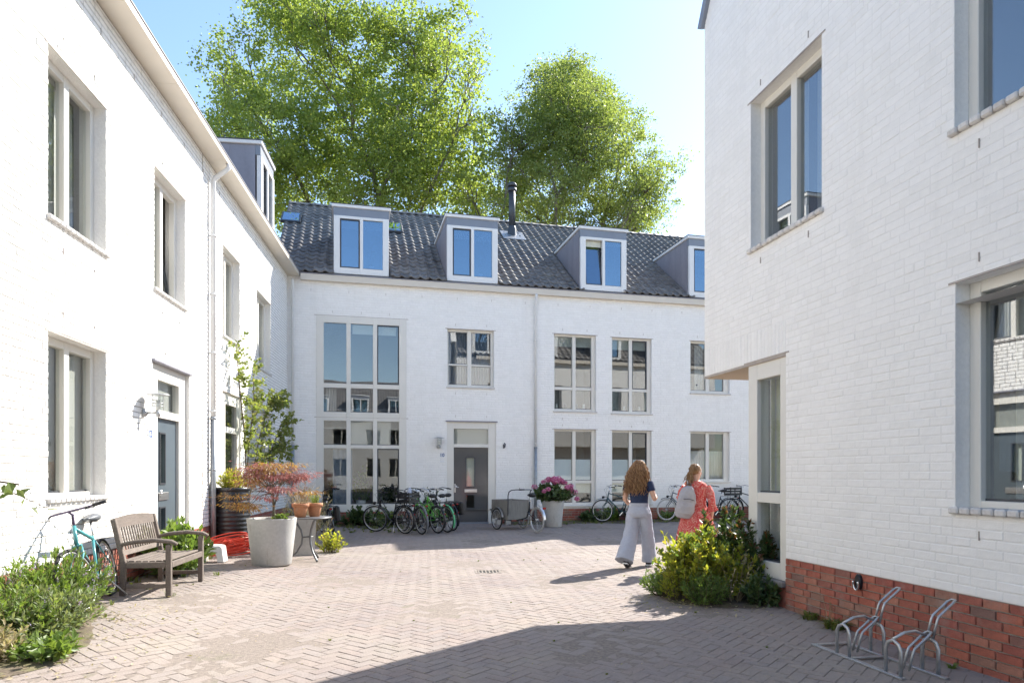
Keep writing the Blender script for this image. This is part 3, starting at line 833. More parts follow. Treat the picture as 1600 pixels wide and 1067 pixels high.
def herringbone():
    W = .1035; th = math.radians(52); c, s = math.cos(th), math.sin(th)
    rects = []
    for i in range(-160, 161):
        for j in range(-90, 91):
            ox, oy = i + 2 * j, i - 2 * j
            for a, b, w, h in ((ox, oy, 2, 1), (ox, oy + 1, 1, 2)):
                cx, cy = (a + w / 2) * W, (b + h / 2) * W
                rects.append((cx, cy, w > h))
    A = np.array(rects); cx, cy, hz = A.T
    X = cx * c - cy * s; Y = cx * s + cy * c + 10
    keep = (Y > 1.5) & (Y < 22.5) & (X > -6.4) & (X < 10) & ~((X > 5.2) & (Y < 8.0))
    d = (X + .4) / .42; keep &= ~((np.abs(X + .37) < .22) & (np.abs(Y - 10.46) < .17))
    return X[keep], Y[keep], hz[keep] > .5, th, W
def lay_pavers():
    X, Y, hz, th, W = herringbone(); n = len(X)
    g = .0028; a, b = W - g, W / 2 - g
    Z = ground_z(X, Y)
    e = .05; gx = (ground_z(X + e, Y) - ground_z(X - e, Y)) / (2 * e); gy = (ground_z(X, Y + e) - ground_z(X, Y - e)) / (2 * e)
    ang_ = np.where(hz, th, th + PI / 2)
    def arr(k, flat=False):
        o = np.array([[-a, -b], [a, -b], [a, b], [-a, b]]); i = .0026
        inn = np.array([[-a + i, -b + i], [a - i, -b + i], [a - i, b - i], [-a + i, b - i]])
        q = np.concatenate([o, inn]); z = np.array([-.0055] * 4 + [0.] * 4)
        return q, z
    q, z = arr(0)
    F = np.array([[4, 5, 6, 7], [0, 1, 5, 4], [1, 2, 6, 5], [2, 3, 7, 6], [3, 0, 4, 7]])
    hgt = rng.normal(0, .0009, n) + .004 * np.sin(X * 2.1) * np.sin(Y * 1.7 + 1); tx = rng.normal(0, .004, n); ty = rng.normal(0, .006, n)
    P = np.stack([X, Y, Z], 1); dist = np.linalg.norm(P - np.array((0, 0, 1.5)), axis=1)
    ok = in_view(P, 8)
    idx = np.argsort(np.where(ok, dist, 1e9))[:300]; pick = np.zeros(n, bool); pick[idx] = True
    var = []
    for v in range(6):
        j = np.concatenate([np.zeros((4, 2)), rng.normal(0, .0012, (4, 2))])
        me = tri_mesh('paver', np.concatenate([q + j, (z + np.concatenate([np.zeros(4), rng.normal(0, .0008, 4)]))[:, None]], 1), F); me.materials.append(paver); var.append(me)
    for i in np.where(pick)[0]:
        o = link('paver', random.choice(var), None, pav, (X[i], Y[i], Z[i] + hgt[i])); o.rotation_euler = (ty[i], tx[i], ang_[i])
    r = ~pick; Xr, Yr, Zr, an = X[r], Y[r], Z[r], ang_[r]; m = r.sum()
    c, s = np.cos(an)[:, None], np.sin(an)[:, None]
    qx = np.tile(q[:, 0], (m, 1)) + np.concatenate([np.zeros((m, 4)), rng.normal(0, .0012, (m, 4))], 1)
    qy = np.tile(q[:, 1], (m, 1)) + np.concatenate([np.zeros((m, 4)), rng.normal(0, .0012, (m, 4))], 1)
    dx, dy = qx * c - qy * s, qx * s + qy * c
    zz = z[None] + Zr[:, None] + hgt[r][:, None] + dx * gx[r][:, None] + dy * gy[r][:, None] + qx * tx[r][:, None] + qy * ty[r][:, None]
    V = np.stack([dx + Xr[:, None], dy + Yr[:, None], zz], -1).reshape(-1, 3)
    FF = (F[None] + (np.arange(m) * 8)[:, None, None]).reshape(-1, 4)
    link('pavers', tri_mesh('pavers', V, FF), paver, pav, kind='stuff')
lay_pavers()
# planting strip along the foot of the back house
ps = MB()
for a, b, w in ((-4.9, -.95, .95), (1.0, 13, .8)):
    n = 40
    V = []
    for i in range(n + 1):
        x = a + (b - a) * i / n
        ww = w + .12 * math.sin(x * 3.1) + .08 * math.sin(x * 7.7)
        for y, z in ((.05, .05), (-ww * .5, .045 + .012 * math.sin(x * 5)), (-ww, .002)): V.append(wp(BACK, x, y, z))
    ps.add(V, [[i * 3 + k, i * 3 + k + 1, (i + 1) * 3 + k + 1, (i + 1) * 3 + k] for i in range(n) for k in range(2)], 0, True)
ps.build('planting_strip', soil, kind='structure')
# ================================================================== LEFT HOUSE
lh = thing('white_brick_house', 'sunlit white painted brick terrace on the left with a slate blue door', 'house', (*LEFT[0], 0), ang(LEFT))
xl = [-12.34, -9.56, -6.21, -3.6]
Lwin = [(-12.34, -11.06, 4.15, 5.93), (-9.56, -8.30, 4.15, 5.91), (-6.21, -5.02, 4.15, 5.89), (-3.55, -2.15, 3.97, 5.74),
        (-12.34, -11.06, 1.22, 2.97), (-3.17, -2.02, 1.22, 3.0), (-16.2, -14.9, 4.15, 5.93), (-16.2, -14.9, 1.22, 2.97)]
Ldoor = (-9.61, -8.11, 0.0, 3.11); Lfr = (-6.23, -4.95, .45, 3.09)
Lh = Lwin + [Ldoor, Lfr]
Lx0, Lx1, PZ = -24, .0, .565
w = wall_slab('wall', left_joint, lh, Lx0, Lx1, PZ, 7.12, Lh)
R = brick_rects(-16.5, Lx1, PZ, 7.08, Lh + [(-7.432, -7.408, 0, 8)])
lay_bricks(LEFT, w, R, white_brick, proud=.006, inset=.006, jit=.0012)
pl = wall_slab('plinth', mortar, lh, Lx0, Lx1, -.1, PZ, [h for h in Lh if h[2] < PZ], y0=.004)
R = brick_rects(-14.2, Lx1, -.02, PZ, [Ldoor, Lfr])
lay_bricks(LEFT, pl, R, red_brick, proud=.008, inset=.003, jit=.001)
j = MB(); j.box(-7.428, -7.412, -.003, .002, 0, 7.05); j.build('expansion_joint', lintel_m, lh)
for i, (a, b, c, d) in enumerate(Lwin):
    m = (a + b) / 2
    cur = [(a + .06, m - .02, c + .05, d - .05, blind_m, 0), (m + .05, b - .06, c + .05, d - .05, curtain_m if i != 4 else blind_m, 7 if i != 4 else 0)]
    window(lh, a, b, c, d, [(a + .09, m - .055), (m + .055, b - .09)], [(c + .07, d - .09)], inset=.13, curtains=cur, tilt=(1, 0) if i == 1 else None)
wall_ties(lh, [(x + o, z) for x, z in ((-11.7, 3.2), (-11.7, 6.14), (-11.7, 3.88), (-8.9, 6.1), (-8.9, 3.9), (-5.6, 6.08), (-5.6, 3.9), (-8.8, 3.3), (-5.6, 3.26)) for o in (-.35, .35)] +
          [(x, 6.78) for x in np.arange(-15, -.5, .95)])
# front door with overlight
def house_door(par, x0, x1, z0, z1, l0, l1, lz0, lz1, t0, t1, inset, m_leaf, slit, slot, slit2, hx, y_f=.0):
    f = MB(); A, B = inset, inset + .1
    f.box(x0, l0, A, B, z0, z1, bev=.006); f.box(l1, x1, A, B, z0, z1, bev=.006)
    f.box(l0, l1, A + .003, B - .003, t1, z1); f.box(l0, l1, A - .012, B - .003, lz1, t0)
    fr = f.build('door_frame', cream, par)
    p = MB(); p.box(l0 - .002, l1 + .002, A + .05, A + .056, t0 - .002, t1 + .002); p.build('pane', glass, fr)
    bl = MB(); bl.box(l0 - .05, l1 + .05, B + .02, B + .03, t0 - .05, t1 + .05); bl.build('blind', blind_m, fr)
    c = MB(); c.box(x0 - .04, x1 + .05, -.045, A - .001, z1 + .001, z1 + .035, bev=.006); c.build('canopy_strip', zinc, fr)
    d = MB(); y2, y3 = A + .045, A + .09
    xs = [l0 + .003, slit[0], slit[1], l1 - .003]
    d.box(xs[0], xs[1], y2, y3, lz0, lz1 - .003); d.box(xs[2], xs[3], y2, y3, lz0, lz1 - .003)
    d.box(xs[1], xs[2], y2, y3, lz0, slit2[0]); d.box(xs[1], xs[2], y2, y3, slit2[1], slit[2]); d.box(xs[1], xs[2], y2, y3, slit[3], lz1 - .003)
    dr = d.build('door', m_leaf, par)
    for a, b in ((slit[2], slit[3]), slit2):
        q = MB(); e = .022; u = slit[0], slit[1]
        q.box(u[0] - e, u[0], y2 - .012, y2 - .001, a - e, b + e); q.box(u[1], u[1] + e, y2 - .012, y2 - .001, a - e, b + e)
        q.box(u[0], u[1], y2 - .012, y2 - .001, a - e, a); q.box(u[0], u[1], y2 - .012, y2 - .001, b, b + e); q.build('pane_bead', sash_m, dr)
        g = MB(); g.box(u[0] - .002, u[1] + .002, y2 + .02, y2 + .026, a - .002, b + .002); g.build('pane', glass, dr)
    q = MB(); q.box(*slot[:2], y2 - .02, y2 - .001, *slot[2:], bev=.006); q.box(slot[0] + .03, slot[1] - .03, y2 - .026, y2 - .021, (slot[2] + slot[3]) / 2 - .015, (slot[2] + slot[3]) / 2 + .018)
    q.build('letter_box', steel, dr)
    h = MB(); zz = lz0 + 1.05
    h.box(hx - .02, hx + .02, y2 - .012, y2 - .001, zz - .16, zz + .1, bev=.004); s = 1 if hx < (l0 + l1) / 2 else -1
    h.tube([(hx, y2 - .01, zz), (hx, y2 - .06, zz), (hx + s * .015, y2 - .065, zz), (hx + s * .11, y2 - .065, zz)], .010, 8); h.ell((hx + s * .03, y2 - .05, zz + .02), (.032, .02, .032)); h.build('handle', steel, dr)
    bl = MB(); bl.box(slit[0] - .05, slit[1] + .05, B + .02, B + .03, slit[2] - .05, slit[3] + .05); bl.build('blind', sheer_m, dr)
    t = MB(); t.box(l0, l1, A - .06, B, lz0 - .055, lz0 - .004); t.build('threshold', zinc_band, fr)
    q = MB(); q.box(x0 - .1, x1 + .1, 1.2, 1.25, z0, z1); q.build('room', room_m, fr)
    return dr
house_door(lh, -9.61, -8.11, .0, 3.105, -9.29, -8.42, .16, 2.33, 2.44, 2.89, .05, door_blue, (-9.10, -8.90, 1.36, 2.10), (-9.16, -8.78, 1.10, 1.22), (.55, .98), -9.21)
# tall glazed frame
a, b, c, d = Lfr
window(lh, a, b, c, d, [(a + .3, b - .17)], [(c + .25, 2.31), (2.43, 2.87)], inset=.03, sill=None, curtains=[(a + .3, a + .6, c + .2, 2.3, curtain_m, 3)], gl=glass_r)
downpipe(lh, -7.06, 7.07, 2.45, .08)
gutter(lh, Lx0, -.01, 7.075, 7.175, .34)
# roof, seen only edge on, and its dormer
pantile_roof(LEFT, lh, Lx0, .0, -.17, 7.17, math.radians(35), 5.5, single=False)
dormer(LEFT, lh, -3.15, -1.72, 7.25, 9.38, y0=.0, gl=glass_r)

# ================================================================== BACK HOUSE
bh = thing('white_brick_house', 'shaded white painted brick row across the back with four roof dormers and number 10', 'house', (*BACK[0], 0), ang(BACK))
Bx0, Bx1 = -5.30, 15.0
Bw = dict(big=(-4.45, -1.91, .40, 6.02), tr=(-.70, .72, 4.10, 5.82), door=(-.71, .78, -.1, 3.05), au=(2.62, 4.0, 3.45, 5.83), al=(2.62, 4.0, .52, 2.88),
          bu=(4.53, 5.89, 3.42, 5.81), bl=(4.53, 5.89, .54, 2.87), cu=(7.26, 8.68, 4.14, 5.82), cl=(7.26, 8.68, 1.25, 2.87),
          du=(10.2, 11.6, 4.14, 5.82), dl=(10.2, 11.6, 1.25, 2.87))
BZ = .42
w = wall_slab('wall', white_wall, bh, Bx0, Bx1, BZ, 7.1, list(Bw.values()))
R = brick_rects(Bx0, 9.6, BZ, 7.0, list(Bw.values()))
lay_bricks(BACK, w, R, white_brick, single=False, proud=.005, inset=.006, jit=.0007)
pl = wall_slab('plinth', mortar, bh, Bx0, Bx1, -.1, BZ, [h for h in Bw.values() if h[2] < BZ], y0=.004)
R = brick_rects(Bx0, 9.6, -.03, BZ, [Bw['door'], Bw['big']])
lay_bricks(BACK, pl, R, red_brick, single=False, proud=.008, inset=.003)
c3 = [(-4.25, -3.62), (-3.50, -2.87), (-2.75, -2.12)]
a, b, c, d = Bw['big']
window(bh, a, b, 3.115, d, c3, [(3.27, 3.96), (4.09, 5.82)], inset=-.02, fd=.12, sashes=((2, 1),), gl=glass_r, sill=None, room_depth=3.5,
       curtains=[(-3.45, -2.2, 5.55, 5.82, sheer_m, 0), (-4.2, -3.9, 3.2, 4.0, curtain_m, 3)])
window(bh, a, b, c, 3.11, c3, [(.62, 2.23), (2.33, 3.02)], inset=-.017, fd=.12, sashes=((2, 0),), gl=glass, sill=None, room_depth=3.5,
       curtains=[(-4.0, -3.45, .5, 2.2, bluecurt_m, 4), (-2.82, -2.35, 2.3, 3.05, blind_m, 0), (-3.5, -2.9, 2.3, 3.05, blind_m, 0)])
a, b, c, d = Bw['tr']
window(bh, a, b, c, d, [(a + .05, -.08), (.05, b - .08)], [(c + .07, 4.74), (4.79, d - .07)], inset=.10, gl=glass_r, sill='strip', sill_m=sill_mat,
       curtains=[(a + .05, -.05, c, d, bluecurt_m, 7), (.05, b - .1, c, d, bluecurt_m, 7)])
house_door(bh, -.71, .78, -.1, 3.05, -.50, .55, .05, 2.29, 2.39, 2.85, .02, door_grey, (-.11, .13, 1.12, 1.98), (-.17, .21, .94, 1.04), (.48, .86), -.46)
for k, (nm, lo) in enumerate((('a', 1), ('b', 1))):
    a, b, c, d = Bw[nm + 'u']; m = (a + b) / 2
    cc = [(a + .05, m - .06), (m + .05, b - .12)]
    window(bh, a, b, c, d, cc, [(c + .07, 4.11), (4.2, d - .06)], inset=.09, gl=glass_r, sill='strip', sill_m=sill_mat, sashes=((1, 1),) if k else (),
           curtains=[(a + .05, b - .05, d - .35, d, sheer_m, 0)])
    a, b, c, d = Bw[nm + 'l']
    wd = window(bh, a, b, c, d, cc, [(c + .08, 1.2), (1.29, d - .06)], inset=.09, gl=glass, sill='strip', sill_m=cream, sashes=((1, 1),) if k else (),
           curtains=[(a + .05, b - .05, .9, 1.2, sheer_m, 0)])
    for q, (u, v) in enumerate(cc):
        s = MB(); s.box(u + .012, v - .012, .165, .168, 1.31, 1.95); s.build('frosted_film', frost_m, wd)
    for q in range(4):                                   # things on the inner sill
        s = MB(); x = a + .2 + q * .3 + random.uniform(-.05, .05); s.lathe([(.03, 0), (.05, .08), (.035, .16), (.04, .2)], 10, (x, .32, 3.5 + k * -.03)); s.build('vase', random.choice((white_pl, steel, door_blue)), w)
for nm in 'cd':
    a, b, c, d = Bw[nm + 'u']; cc = [(a + .05, a + .60), (a + .72, b - .17)]
    wd = window(bh, a, b, c, d, cc, [(c + .08, d - .06)], inset=.09, gl=glass_r, sill='strip', sill_m=sill_mat, curtains=[(a + .3, a + .6, c, d - .1, sheer_m, 3)])
    if nm == 'c':
        s = MB(); s.lathe([(.001, 0), (.03, 0.0), (.03, .004), (.001, .004)], 12); o = s.build('window_sticker', sash_m, wd, (a + .30, .139, c + .27)); o.rotation_euler = (PI / 2, 0, 0)
    a, b, c, d = Bw[nm + 'l']
    window(bh, a, b, c, d, cc, [(c + .08, d - .06)], inset=.09, gl=glass, sill='strip', sill_m=cream, curtains=[(a + .1, b - .1, c, 2.25, sheer_m, 12)])
wall_ties(bh, [(x, 6.72) for x in np.arange(-4.6, 9.5, 1.05)] + [(x, z) for x, z in ((-4.0, 6.14), (-3.2, 6.14), (-2.4, 6.14), (-.45, 5.95), (.5, 5.95), (-.45, 3.9), (.5, 3.9), (-.45, 3.22), (.5, 3.22), (2.9, 5.97),
          (3.7, 5.97), (2.9, 3.2), (3.7, 3.2), (4.8, 5.95), (5.6, 5.95), (4.8, 3.15), (5.6, 3.15), (7.5, 5.96), (2.9, 3.0), (5.2, 3.0))])
downpipe(bh, 2.01, 6.96, 2.25, .05, spout=.10)
downpipe(bh, -5.09, 6.96, 2.25, .05, spout=.10)
gutter(bh, -4.88, Bx1, 6.965, 7.145, .15)
Bd = [(-4.0, -2.39), (-.74, .86), (3.45, 5.04), (7.17, 8.77), (10.9, 12.5)]
rf = pantile_roof(BACK, bh, Bx0 - .3, Bx1, -.10, 7.20, math.radians(35.5), 5.55, blocked=[(a, b, 3.0) for a, b in Bd])
for i, (a, b) in enumerate(Bd): dormer(BACK, bh, a, b, 7.24, 9.24, open_left=(i == 2), plant=(i in (0, 1)))
# flue and roof lights
f = MB(); fx, fy = 1.55, 2.6; fz = 7.2 + (fy + .1) * math.tan(math.radians(35.5))
px_ = 801
def roof_at(y): return 7.2 + (y + .1) * math.tan(math.radians(35.5))
fy = 4.1; fx = 2.28
f.lathe([(.17, -.45), (.16, .25), (.125, .36)], 16, (fx, fy, roof_at(fy)), cap=(False, False)); f.lathe([(.12, .3), (.12, 1.78)], 16, (fx, fy, roof_at(fy)))
fo = f.build('flue_pipe', dark_metal, bh)
f = MB(); f.lathe([(.165, 1.62), (.175, 1.68), (.165, 1.74)], 16, (fx, fy, roof_at(fy))); f.lathe([(.16, 1.80), (.175, 1.88), (.14, 1.93)], 16, (fx, fy, roof_at(fy))); f.build('flue_cowl', dark_metal, fo)
f = MB(); p_ = math.radians(35.5); f.box(-.42, .42, -.55, .35, .05, .075, bev=.01)
o = f.build('lead_flashing', galv, fo, (fx, fy, roof_at(fy))); o.rotation_euler = (p_, 0, 0)
for x, y in ((-2.05, 3.75), (-5.42, 3.9)):
    s = MB(); s.box(-.32, .32, -.5, .5, .02, .11, bev=.01); o = s.build('roof_light', dark_metal, bh, (x, y, roof_at(y))); o.rotation_euler = (p_, 0, 0)
    q = MB(); q.box(-.26, .26, -.43, .43, .112, .118); q.build('pane', glass_sky, o)
# end gable and rear of the back house
e = MB(); e.add([(Bx1, .3, 0), (Bx1, 10.9, 0), (Bx1, 10.9, 7.1), (Bx1, 5.4, 11.1), (Bx1, .0, 7.1)], [(0, 1, 2, 3, 4)]); e.add([(Bx0, 10.9, 0), (Bx1, 10.9, 0), (Bx1, 10.9, 7.1), (Bx0, 10.9, 7.1)], [(0, 1, 2, 3)])
e.build('rear_wall', white_wall, bh)

# ================================================================== RIGHT HOUSE
rh = thing('white_brick_house', 'white painted brick house on the right with red brick foot and overhanging upper floor', 'house', (*RIGHT[0], 0), ang(RIGHT))
Rw = [(-.75, .58, 4.19, 5.99), (2.20, 3.55, 4.19, 5.99), (2.21, 3.56, 1.215, 3.0), (5.2, 6.55, 4.19, 5.99), (5.2, 6.55, 1.215, 3.0)]
Rx0, Rx1 = -1.92, 20.0; OH = 2.84; HT = 7.80
fr = (-.83, -.035, .30, OH)
up = wall_slab('upper_wall', white_wall, rh, Rx0, Rx1, OH, HT, Rw)
gb = MB(); gb.add([(Rx0, 0, HT), (Rx1, 0, HT), (Rx1 - 2.2, 0, HT + 3.9), (Rx0 + 2.2, 0, HT + 3.9), (Rx0, .3, HT), (Rx1, .3, HT), (Rx1 - 2.2, .3, HT + 3.9), (Rx0 + 2.2, .3, HT + 3.9)], [(0, 1, 2, 3), (7, 6, 5, 4), (3, 2, 6, 7), (0, 3, 7, 4), (2, 1, 5, 6)]); gb.build('gable', white_wall, rh)
lo = wall_slab('wall', white_wall, rh, -.035, Rx1, PZ, OH, Rw)
sold = []
x = Rx0
while x < -.05: sold.append((x, min(x + BH, -.04), OH, OH + .37)); x += BH
R = brick_rects(Rx0, 5.1, OH + .37, HT, Rw) + subtract(brick_rects(-.035, 5.1, OH, OH + .37, Rw), [])
lay_bricks(RIGHT, up, R, white_brick, limit=200, proud=.0024, inset=.005, jit=.0007)
link('soldier_course', brick_mesh('soldier_course', [(a + .005, b - .005, c, d - .005) for a, b, c, d in sold]), white_brick, up, kind='stuff')
R = brick_rects(-.035, 5.1, PZ, OH, Rw)
lay_bricks(RIGHT, lo, R, white_brick, limit=240, proud=.0024, inset=.005, jit=.0007)
pl = wall_slab('plinth', mortar, rh, -.035, Rx1, -.1, PZ, [], y0=.006)
R = brick_rects(-.035, 5.1, -.024, PZ, [])
lay_bricks(RIGHT, pl, R, red_brick, limit=300, proud=.010, inset=.003, jit=.0014)
# far end walls: overhang, soffit, recessed ground floor
e = MB(); D_ = 14

e = MB(); e.box(Rx0 + .02, -.035, .012, D_, OH - .035, OH - .001); sf = e.build('soffit', ply, rh)
e = MB(); e.box(Rx0, -.035, -.004, .012, OH - .03, OH - .002); e.build('soffit_edge', lintel_m, sf)
e = MB(); e.box(-.82, -.5, .3, D_, -.1, OH - .04); e.build('recessed_wall', white_wall, rh)
e = MB(); e.box(-.1, Rx1, D_, D_ + .2, -.1, HT); e.box(Rx1 - .2, Rx1, .3, D_, -.1, HT); e.build('rear_wall', white_wall, rh)
e = MB(); e.bar((Rx0 - .06, -.02, HT - .13), (Rx0 + 2.2, -.02, HT + 3.87), .07, .12, up=(-.87, 0, .5), bev=.006); e.build('verge_trim', zinc_band, rh)
window(rh, *fr, [(-.64, -.17)], [(fr[2] + .18, 1.16), (1.28, 2.62)], inset=.015, fd=.16, sill=None, gl=glass, curtains=[(-.8, -.3, 1.2, 2.7, sheer_m, 4)])
s = MB(); s.box(-.85, -.03, -.06, .3, .235, .298, bev=.01); s.build('stone_threshold', tile_m, rh)
s = MB(); s.box(-.83, -.035, .02, .3, -.1, .233); s.build('threshold_base', red_brick, rh)
for i, (a, b, c, d) in enumerate(Rw):
    m = (a + b) / 2
    cur = {0: [(a + .35, m - .03, c, d, sheer_m, 5), (m + .1, b, c, d, sheer_m, 6)], 1: [(a + .3, m, c, d, sheer_m, 6)], 2: [(a + .05, a + .2, c + .3, d, bluecurt_m, 2), (a + .2, a + .42, c, d, sheer_m, 3), (a + .42, b - .1, c, d, sheer_m, 9)]}.get(i, [(a + .1, b - .1, c, d, sheer_m, 10)])  # wide sheer curtain of the lower window is added to lighten its pane
    cells = [(a + .09, m - .055), (m + .055, b - .09)] if i != 2 else [(a + .10, b - .10)]
    window(rh, a, b, c, d, cells, [(c + .075, d - .09)], inset=.13, fd=.10, gl=glass_b, curtains=cur, room_depth=1.2)
wall_ties(rh, [(x + o, z) for x, z in ((-.08, 6.12), (-.08, 4.02), (2.88, 4.0), (2.88, 3.14), (2.88, 1.03)) for o in (-.45, .45)])

# ================================================================== the row behind the camera, seen in the window glass
oh = thing('white_brick_house', 'white terrace with roof dormers, seen only mirrored in the windows', 'house', (13.0, -26, 0), PI + ang(BACK))
OPP = ((13.0, -26), (-BACK[1][0], -BACK[1][1]))
ow = [(x, x + 1.4, z, z + 1.75) for x in (1.0, 3.2, 6.4, 9.0, 12.2, 15.0) for z in (1.2, 4.1)]
wall_slab('wall', white_wall, oh, -6, 20, 0, 7.1, ow)
for a, b, c, d in ow:
    window(oh, a, b, c, d, [(a + .08, (a + b) / 2 - .05), ((a + b) / 2 + .05, b - .08)], [(c + .08, d - .08)], sill=None, room=True)
gutter(oh, -6, 20, 6.965, 7.145, .2, seams=8)
pantile_roof(OPP, oh, -6, 20, -.15, 7.2, math.radians(35.5), 5.5, blocked=[], single=False)
for x in (.9, 4.4, 8.2, 12.0, 15.6): dormer(OPP, oh, x, x + 1.6, 7.24, 9.24)

# the long face of the right house's row, turned away from the camera and mirrored in the back windows
FAR = (tuple(wp(RIGHT, Rx0, 0, 0)[:2]), (-.9792, -.2028))
fh = thing('white_brick_house', 'sunny row adjoining the right house, seen only mirrored in the back windows', 'house', (*FAR[0], 0), ang(FAR))
fw = [(x, x + 1.35, z, z + 1.7) for x in (-3.2, -5.6, -8.8, -11.4) for z in (1.2, 4.15)]
wall_slab('wall', white_wall, fh, -14.2, -.301, OH, 7.1, [h for h in fw if h[2] > OH]); 
wall_slab('lower_wall', white_wall, fh, -14.2, -.301, 0, OH - .04, [h for h in fw if h[2] < OH], y0=1.1)
for a, b, c, d in fw:
    if c > OH: window(fh, a, b, c, d, [(a + .08, (a + b) / 2 - .05), ((a + b) / 2 + .05, b - .08)], [(c + .08, d - .08)], sill=None, room=True, curtains=[(a + .1, b - .1, c, d, sheer_m, 8)])
gutter(fh, -14.2, -1.2, 6.965, 7.145, .18, seams=8)
pantile_roof(FAR, fh, -14.2, -.3, -.12, 7.2, math.radians(38), 5.2, blocked=[], single=False)
for x in (-2.6, -5.4, -8.8, -12.0): dormer(FAR, fh, x, x + 1.6, 7.24, 9.24)
# ================================================================== BICYCLES
_wc = {}
def wheel_meshes(r, tyre, rm):
    k = (round(r, 3), tyre.name)
    if k not in _wc:
        t = MB(); t.tube([(r - .02) * Vector((math.cos(a), 0, math.sin(a))) for a in np.linspace(0, 2 * PI, 37)[:-1]], .019, 8, closed=True)
        t.v = [v for v in t.v]; tm = t.mesh('tyre'); tm.materials.append(tyre)
        q = MB(); q.tube([(r - .046) * Vector((math.cos(a), 0, math.sin(a))) for a in np.linspace(0, 2 * PI, 37)[:-1]], .0115, 6, closed=True); rmh = q.mesh('rim'); rmh.materials.append(rm)
        s = MB()
        for i in range(24):
            a = 2 * PI * i / 24; b = a + (.35 if i % 2 else -.35); y = .03 if i % 4 < 2 else -.03
            s.tube([(.02 * math.cos(b), y, .02 * math.sin(b)), ((r - .05) * math.cos(a), 0, (r - .05) * math.sin(a))], .0016, 3, cap=False)
        sm = s.mesh('spokes'); sm.materials.append(steel)
        h = MB(); h.tube([(0, -.055, 0), (0, -.03, 0), (0, -.03, 0), (0, .03, 0), (0, .03, 0), (0, .055, 0)], [.008, .008, .022, .022, .008, .008], 8); hm = h.mesh('hub'); hm.materials.append(steel)
        _wc[k] = tm, rmh, sm, hm
    return _wc[k]
def add_wheel(root, c, r, tyre, rm, M=None):
    tm, rmh, sm, hm = wheel_meshes(r, tyre, rm)
    w = link('wheel', rmh, None, root)
    w.matrix_local = (M or Matrix.Identity(4)) @ Matrix.Translation(c)
    for n, me in (('tyre', tm), ('spokes', sm), ('hub', hm)): link(n, me, None, w)
    return w
